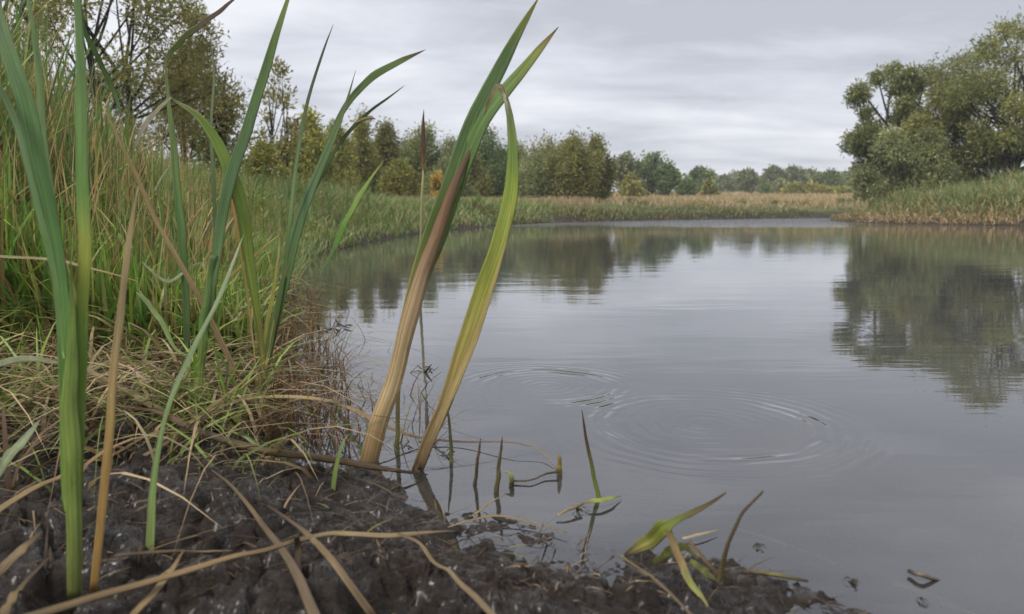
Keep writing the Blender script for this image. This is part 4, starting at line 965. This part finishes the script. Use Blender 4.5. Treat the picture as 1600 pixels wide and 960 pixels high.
def tree(name, label, cat, u, top_v, width, dist, cols, pal=None, seed=1, leaves=5000, leaf=(.2, .08), lobes=14, trunk_h=.25, crown_lo=.18,
         shape='round', group=None, stems=1, lean=0.0, sparse=0.0, droop=0.3, lobe_r=.34, bark=1.0, stretch=.95):
    """u: photo column of the crown's middle, top_v: row of its top, width: crown width in photo pixels at `dist` metres"""
    r = np.random.RandomState(seed)
    X = (u - 800) / FPX * dist * CP; Y = dist
    z0 = H1(X, Y) - 0.05
    ztop = px(u, top_v, dist)[2]
    Ht = ztop - z0
    Rw = width * dist / FPX / 2
    root = tag(empty(name, (X, Y, z0)), label, cat, group)
    # lobes filling the crown's outline
    L = []
    lo, hi = Ht * crown_lo, Ht
    for k in range(lobes * 6):
        if len(L) >= lobes: break
        f = r.uniform(0, 1)
        if shape == 'round':   prof = math.sqrt(max(0, 1 - (2 * (f - .45) / 1.25) ** 2))
        elif shape == 'cone':  prof = (1 - f) ** .7 * (.35 + .65 * min(1, f / .15)) + .12
        elif shape == 'oval':  prof = math.sin(math.pi * min(1, f * .85 + .14)) ** .7
        elif shape == 'bush':  prof = math.sqrt(max(0, 1 - f ** 2))
        else:                  prof = .45 + .55 * math.sin(math.pi * (f * .62 + .2))       # 'fan': broad top
        lr = Rw * lobe_r * r.uniform(.7, 1.25)
        rad_ = (Rw * prof - lr * .7) * math.sqrt(r.uniform(.12, 1)) if Rw * prof > lr * .7 else 0
        a = r.uniform(0, 2 * np.pi)
        zc_ = lo + lr * .7 + f * (hi - lo - lr * 1.6)
        c = np.array([math.cos(a) * rad_ + lean * zc_, math.sin(a) * rad_ * .9, zc_])
        if all(np.linalg.norm(c - q[0]) > .45 * (lr + q[1]) for q in L): L.append((c, lr))
    # one lobe makes the top
    L.append((np.array([lean * Ht + r.uniform(-.1, .1) * Rw, 0, Ht - Rw * lobe_r * .75]), Rw * lobe_r * .8))
    # limbs
    paths, rads = [], []
    R0 = max(.03 * Ht, .02) * bark
    bases = [np.array([r.uniform(-.25, .25) * Rw * (stems > 1), r.uniform(-.2, .2) * Rw * (stems > 1), 0]) for _ in range(stems)]
    tops = []
    for b in bases:
        tp = np.array([b[0] * 1.8 + lean * Ht * .6 + r.uniform(-.08, .08) * Rw, b[1] * 1.6, Ht * r.uniform(.6, .75)])
        P = bez(b, np.array([b[0], b[1], Ht * .35]) + r.uniform(-.06, .06, 3) * Ht, tp, 12)
        P += np.cumsum(r.normal(0, .006 * Ht, P.shape), 0) * np.array([1, 1, .2]); P[0] = b
        s = np.linspace(0, 1, 12)
        q = R0 / math.sqrt(stems) * (1 - .8 * s) ; q[0] *= 1.5
        paths.append(P); rads.append(q); tops.append(P)
    for c, lr in L:
        P = tops[r.randint(len(tops))]
        i = int(np.clip(np.searchsorted(P[:, 2], c[2] * r.uniform(.35, .6)), 1, 10))
        a = P[i]
        mid = a * .45 + c * .55 + np.array([0, 0, -.12 * np.linalg.norm(c - a)]) + r.normal(0, .05, 3) * Rw
        Q = bez(a, mid, c, 7)
        rr0 = R0 * .42 / math.sqrt(stems)
        paths.append(Q); rads.append(np.linspace(rr0, rr0 * .3, 7))
        for _ in range(3):                                        # twigs out into the lobe
            j = r.randint(3, 7); d = r.normal(0, 1, 3); d[2] = abs(d[2]) * .8; d /= np.linalg.norm(d)
            e_ = Q[j] + d * lr * r.uniform(.7, 1.15)
            paths.append(bez(Q[j], (Q[j] + e_) / 2 + r.normal(0, .08, 3) * lr, e_, 4)); rads.append(np.linspace(rr0 * .35, rr0 * .06, 4))
    V, F = tubes_np(paths, rads, 6)
    tr_ = mesh_np('trunk', V, F, MAT_BARK, smooth=True); tr_.parent = root
    # leaves
    w8 = np.array([q[1] ** 2 for q in L]); w8 = w8 / w8.sum()
    li = r.choice(len(L), leaves, p=w8)
    cen = np.array([q[0] for q in L])[li]; lr = np.array([q[1] for q in L])[li]
    d = r.normal(0, 1, (leaves, 3)); d /= np.linalg.norm(d, axis=1)[:, None]
    rho = r.uniform(0, 1, leaves) ** .42 * r.uniform(.85, 1.18, leaves)
    # ragged lobes: small sprays pull groups of leaves in or out
    spray = r.randint(0, 40, leaves)
    sd_ = r.normal(0, 1, (len(L), 40, 3)); sd_ /= np.linalg.norm(sd_, axis=2)[:, :, None]
    sp_ = sd_[li, spray]
    d = d * .62 + sp_ * .75; d /= np.linalg.norm(d, axis=1)[:, None]
    srad = (r.uniform(.5, 1.0, (len(L), 40)) + r.rand(len(L), 40) ** 3 * .75)[li, spray] * 1.12
    p = cen + d * (rho * lr * srad)[:, None] * np.array([1, 1, stretch])
    if sparse > 0:
        keep = r.rand(len(L), 40)[li, spray] > sparse
        p, d, li = p[keep], d[keep], li[keep]
    p[:, 2] = np.maximum(p[:, 2], .05)
    n = len(p)
    ax = d * .6 + r.normal(0, .6, (n, 3)); ax[:, 2] -= droop; ax /= np.linalg.norm(ax, axis=1)[:, None]
    sd2 = np.cross(ax, r.normal(0, 1, (n, 3))); sd2 /= np.linalg.norm(sd2, axis=1)[:, None] + 1e-9
    ln = leaf[0] * r.uniform(.6, 1.3, n)[:, None]; wd = leaf[1] * r.uniform(.6, 1.3, n)[:, None]
    nv = np.cross(ax, sd2)
    V = np.stack([p, p + ax * ln * .45 + sd2 * wd * .5 + nv * ln * .06, p + ax * ln, p + ax * ln * .5 - sd2 * wd * .5 + nv * ln * .06], 1).reshape(-1, 3)
    F = np.arange(n * 4).reshape(-1, 4)
    base = np.array([lin(c) for c in cols]) * np.array([2.08, 2.02, 1.68])
    pk = r.choice(len(cols), len(L) * 40, p=None if pal is None else np.array(pal) / sum(pal)).reshape(len(L), 40)
    tone = base[pk[li, spray[:n] if sparse == 0 else r.randint(0, 40, n)]]
    tone = tone * r.uniform(.8, 1.2, (len(L), 1))[li] * r.uniform(.7, 1.3, (n, 1))
    cr = mesh_np('crown', V, F, MAT_LEAF, col=np.repeat(tone, 4, 0)); cr.parent = root
    return root

OLIVE = [(110, 110, 68), (96, 100, 64), (122, 118, 72), (86, 92, 62)]
WILLOW = [(118, 124, 92), (104, 112, 82), (130, 132, 98), (94, 102, 76)]
GREEN = [(84, 100, 66), (72, 88, 60), (100, 112, 72)]
YGREEN = [(124, 126, 70), (112, 116, 68), (136, 130, 70), (100, 104, 64)]
YELLOW = [(150, 132, 72), (138, 124, 72), (126, 118, 70)]
BROWNISH = [(124, 116, 78), (112, 106, 72), (104, 108, 70)]
FAR = [(92, 102, 76), (82, 94, 72), (104, 108, 78)]

# right-hand group
tree('willow_tree', 'tall willow at the right edge with dark limbs showing through its crown', 'tree', 1560, 40, 270, 30, OLIVE + WILLOW[:2], seed=41, leaves=36000, leaf=(.19, .05), lobes=48, crown_lo=.2, shape='fan', stems=4, droop=-.2, lobe_r=.165, lean=.03, sparse=.32, bark=1.3)
tree('poplar_tree', 'tall uneven tree leaning out left behind the right-hand willows', 'tree', 1388, 104, 160, 34, [(104, 110, 76), (92, 100, 70), (116, 118, 80)], seed=42, leaves=30000, leaf=(.18, .065), lobes=38, crown_lo=.28, shape='fan', stems=2, droop=.2, lobe_r=.19, sparse=.16, bark=1.2)
tree('willow_tree', 'olive-brown willow between the tall right tree and the left-leaning one', 'tree', 1462, 128, 150, 31.5, [(126, 122, 80), (114, 114, 76), (104, 106, 74)], seed=43, leaves=26000, leaf=(.19, .055), lobes=32, crown_lo=.1, shape='oval', stems=2, droop=.3, lobe_r=.22, sparse=.1)
tree('willow_bush', 'rounded grey-green willow low on the right bank, leftmost of two', 'tree', 1388, 205, 95, 30, WILLOW, seed=44, leaves=14000, leaf=(.18, .05), lobes=16, crown_lo=.02, shape='oval', stems=3, droop=.5)
tree('willow_bush', 'grey-green drooping willow on the right bank, right of the rounded one', 'tree', 1448, 202, 100, 29.5, WILLOW + OLIVE[:1], seed=45, leaves=14000, leaf=(.18, .05), lobes=16, crown_lo=.02, shape='oval', stems=3, droop=.5)
tree('willow_bush', 'low dark bush behind the grass under the tall right-edge willow', 'tree', 1545, 205, 130, 32, [(84, 90, 60), (94, 100, 66)], seed=46, leaves=12000, leaf=(.18, .055), lobes=14, crown_lo=.0, shape='bush', stems=3, sparse=.1)
tree('young_tree', 'small pale tree at the left foot of the right-hand group', 'tree', 1347, 262, 36, 48, WILLOW + FAR, seed=47, leaves=3500, leaf=(.25, .1), lobes=10, crown_lo=.0, shape='oval')

# left group, behind the reeds
tree('bank_tree', 'tall dark-trunked tree behind the reeds at the upper left', 'tree', 205, -120, 330, 11.5, BROWNISH + OLIVE[:2], seed=51, leaves=24000, leaf=(.095, .028), lobes=30, crown_lo=.12, shape='round', stems=3, droop=-.2, lobe_r=.21, sparse=.42, bark=.8)
tree('bank_tree', 'brown-green tree standing right of the tall upper-left tree', 'tree', 320, 20, 190, 14, BROWNISH, seed=52, leaves=14000, leaf=(.11, .03), lobes=28, crown_lo=.05, shape='cone', stems=2, droop=-.3, lobe_r=.26, sparse=.3)
tree('bank_tree', 'leafy tree cut off by the top left corner', 'tree', 30, -200, 340, 13, OLIVE + BROWNISH, seed=53, leaves=13000, leaf=(.12, .035), lobes=26, crown_lo=.1, shape='round', stems=3, lobe_r=.22, sparse=.4)
tree('bare_tree', 'nearly bare tree with dark upright branches against the sky', 'tree', 442, 98, 90, 18, BROWNISH, seed=54, leaves=2600, leaf=(.12, .05), lobes=18, crown_lo=.3, shape='oval', stems=3, droop=-.5, lobe_r=.3, sparse=.5, bark=.75)
tree('yellow_shrub', 'yellow-green shrub at the foot of the nearly bare tree', 'shrub', 415, 225, 95, 16, YGREEN, seed=55, leaves=6000, leaf=(.1, .045), lobes=12, crown_lo=.0, shape='bush', stems=3)
# tree row of the left bank
row = [
    ('row_tree', 'yellow-green tree just right of the nearly bare tree', 486, 190, 62, 26, YGREEN, 'oval', .1),
    ('row_tree', 'thin pale tree, second right of the nearly bare tree', 530, 205, 50, 34, YGREEN + WILLOW[:1], 'cone', .15),
    ('row_tree', 'pointed sparse tree, third right of the nearly bare tree', 571, 192, 46, 36, BROWNISH + YGREEN[:2], 'cone', .35),
    ('row_tree', 'slender green tree right of the pointed sparse one', 606, 204, 50, 38, OLIVE, 'cone', 0),
    ('row_tree', 'yellowing tree in front of the dark gap left of the thin rush', 625, 262, 40, 34, YGREEN, 'oval', 0),
    ('row_tree', 'full green tree right behind the thin rush spike', 666, 208, 64, 42, GREEN + OLIVE, 'oval', 0),
    ('row_tree', 'low grey-green tree seen left of the leaning cattail', 700, 262, 56, 38, WILLOW, 'bush', 0),
    ('row_tree', 'olive tree seen between the two cattails, left one', 735, 250, 50, 42, OLIVE, 'oval', 0),
    ('row_tree', 'taller green tree seen between the two cattails', 762, 214, 56, 46, GREEN, 'oval', .08),
    ('row_tree', 'dark green tree just left of the snapped cattail blade', 785, 245, 50, 45, GREEN, 'oval', 0),
    ('willow_bush', 'round grey-green willow right of the snapped cattail blade', 836, 252, 68, 41, WILLOW, 'bush', 0),
    ('row_tree', 'brown-topped tree behind the round grey-green willow', 852, 226, 66, 47, BROWNISH + OLIVE, 'oval', .1),
    ('row_tree', 'largest olive tree of the clump at the river bend', 896, 220, 66, 40, OLIVE, 'oval', 0),
    ('row_tree', 'olive tree at the right end of the clump at the bend', 930, 224, 46, 41, OLIVE + BROWNISH[:1], 'oval', 0),
    ('back_tree', 'dim tree filling the gap behind the yellow-green tree', 508, 222, 60, 52, GREEN + OLIVE, 'round', 0),
    ('back_tree', 'dim tree behind the gap between the two thin pale trees', 550, 226, 64, 54, GREEN + OLIVE, 'round', 0),
    ('back_tree', 'dark tree behind the slender green one', 590, 232, 60, 55, GREEN, 'round', 0),
    ('back_tree', 'dark tree behind the yellowing one', 636, 228, 60, 56, GREEN, 'round', 0),
    ('back_tree', 'dark tree behind the low grey-green one', 706, 226, 64, 58, GREEN + OLIVE, 'round', 0),
    ('back_tree', 'dim tree behind the snapped cattail blade', 806, 232, 60, 60, GREEN + OLIVE, 'round', 0),
    ('back_tree', 'dim tree behind the largest olive tree at the bend', 874, 238, 60, 60, OLIVE, 'round', 0),
    ('orange_shrub', 'small orange-yellow shrub among the left tree row', 684, 276, 26, 33, [(146, 128, 74), (134, 120, 72)], 'oval', 0),
]
for k, (nm, lb, u, tv, wd, ds, cols, shp, spz) in enumerate(row):
    big = nm != 'orange_shrub'; tv -= 6 if big else 0
    tree(nm, lb, 'shrub' if 'shrub' in nm else 'tree', u, tv, wd * 1.45, ds, cols, seed=60 + k, leaves=13000 if big else 2500, leaf=(.18, .075), lobes=28 if big else 8, crown_lo=.03, shape=shp, stems=2, sparse=spz, droop=-.25, lobe_r=.34, stretch=1.45, group='tree row behind the left bank')
# trees beyond the field
far = [
    ('left tall round tree of the green group behind the field', 980, 243, 50, 78, FAR, 'round'),
    ('largest round tree of the green group behind the field', 1012, 242, 60, 80, FAR + GREEN[:1], 'round'),
    ('right sloping tree of the green group behind the field', 1042, 256, 46, 78, GREEN, 'oval'),
    ('rounded yellowish bush in front of the green group', 985, 272, 40, 66, YGREEN + OLIVE, 'bush'),
    ('low dark bush right of the green group', 1073, 282, 30, 76, GREEN, 'bush'),
    ('lone round-crowned tree on a short trunk mid field', 1093, 262, 46, 92, GREEN + FAR, 'round'),
    ('olive bush at the foot of the lone round-crowned tree', 1106, 284, 26, 84, OLIVE + YGREEN[:1], 'oval'),
    ('hazy tree right of the lone round-crowned tree', 1130, 276, 34, 150, FAR, 'round'),
    ('single tree standing on the upper field edge', 1165, 267, 32, 125, FAR, 'round'),
    ('tall hazy tree left of the far wood', 1207, 261, 40, 140, FAR, 'round'),
    ('hazy round tree, highest of the far wood', 1240, 261, 44, 150, FAR, 'round'),
    ('hazy tree right of the highest far one', 1262, 266, 36, 155, FAR, 'round'),
    ('broad dark tree in the middle of the far wood', 1292, 267, 54, 120, GREEN, 'round'),
    ('hazy tree at the right end of the far wood', 1325, 267, 40, 140, FAR, 'round'),
    ('grey-green bush at the left end of the yellow hedge', 1217, 282, 24, 108, WILLOW, 'oval'),
    ('dark bush left of the grey-green hedge end', 1196, 290, 22, 110, GREEN, 'bush'),
    ('first yellow bush of the far hedge from the left', 1240, 287, 30, 102, YGREEN, 'bush'),
    ('second yellow bush of the far hedge from the left', 1264, 288, 30, 102, YELLOW + YGREEN, 'bush'),
    ('third yellow bush of the far hedge from the left', 1285, 292, 28, 102, YELLOW + YGREEN, 'bush'),
    ('low yellow bush at the right end of the far hedge', 1312, 296, 40, 100, YGREEN, 'bush'),
]
for k, (lb, u, tv, wd, ds, cols, shp) in enumerate(far):
    bush = 'bush' in lb
    tree('far_bush' if bush else 'far_tree', lb, 'bush' if bush else 'tree', u, tv, wd * 1.1, ds, cols, seed=90 + k, leaves=3000, leaf=(.0045 * ds, .0026 * ds), lobes=12, crown_lo=.0 if bush else .12, shape=shp, lobe_r=.34, group='trees and bushes beyond the field')
# very far hazy wood
for k in range(17):
    u = 1112 + k * 17
    tree('horizon_tree', 'distant blue-grey tree of the wood on the horizon', 'tree', u, 274 + 5 * math.sin(k * 2.3), 34, 250 + 12 * math.sin(k * 1.7), FAR, seed=130 + k, leaves=1000, leaf=(1.1, .7), lobes=8, crown_lo=.0, shape='round', lobe_r=.4, group='wood on the horizon')
# low scrub in the field
for k, (u, v, h_, w_, ds, cols, lb) in enumerate([
    (988, 311, 0, 22, 40, GREEN + BROWNISH[:1], 'small dark shrub on the far bank, leftmost of the low scrub'),
    (1003, 318, 0, 20, 38, GREEN, 'low green shrub on the far bank, second of the scrub'),
    (1030, 320, 0, 22, 39, OLIVE, 'low olive shrub on the far bank, third of the scrub'),
    (1085, 322, 0, 40, 40, BROWNISH, 'wide flat brown shrub on the middle of the far bank'),
    (1160, 315, 0, 26, 44, BROWNISH + GREEN, 'brown shrub right of the wide flat one on the far bank'),
    (1205, 318, 0, 24, 44, OLIVE, 'low olive shrub on the far bank towards the right'),
    (1250, 320, 0, 34, 43, BROWNISH, 'flat brown shrub on the far bank, rightmost but one'),
    (1318, 312, 0, 30, 46, GREEN, 'dark shrub at the tip of the right-hand bank')]):
    tree('field_shrub', lb, 'shrub', u, v, w_, ds, cols, seed=160 + k, leaves=900, leaf=(.12, .06), lobes=7, crown_lo=0, shape='bush', stems=2, group='low scrub on the far bank')
for k, (u, v, w_, ds, lb) in enumerate([(470, 300, 60, 13, 'soft green shrub on the left bank behind the reed clump'), (735, 319, 50, 24, 'dark green tussock bush on the left bank by the waterline')]):
    tree('bank_shrub', lb, 'shrub', u, v, w_, ds, [(98, 120, 64), (86, 110, 60)], seed=180 + k, leaves=3500, leaf=(.1, .035), lobes=9, crown_lo=0, shape='bush', stems=3)

# ------------------------------------------------------------------ thin haze over the far fields
hm, ht, hout = new_mat('haze_air')
pv = N(ht, 'ShaderNodeVolumePrincipled')
pv.inputs['Color'].default_value = (0.90, 0.94, 1.0, 1)
pv.inputs['Density'].default_value = 0.0009
pv.inputs['Anisotropy'].default_value = 0.0
ht.links.new(pv.outputs[0], hout.inputs['Volume'])
a, z0, z1 = 600.0, -2.5, 18.0
hz = mesh_np('haze', [(-a, -a, z0), (a, -a, z0), (a, a, z0), (-a, a, z0), (-a, -a, z1), (a, -a, z1), (a, a, z1), (-a, a, z1)],
             [(3, 2, 1, 0), (4, 5, 6, 7), (0, 1, 5, 4), (1, 2, 6, 5), (2, 3, 7, 6), (3, 0, 4, 7)], hm)
tag(hz, 'thin pale haze over the fields', kind='stuff')
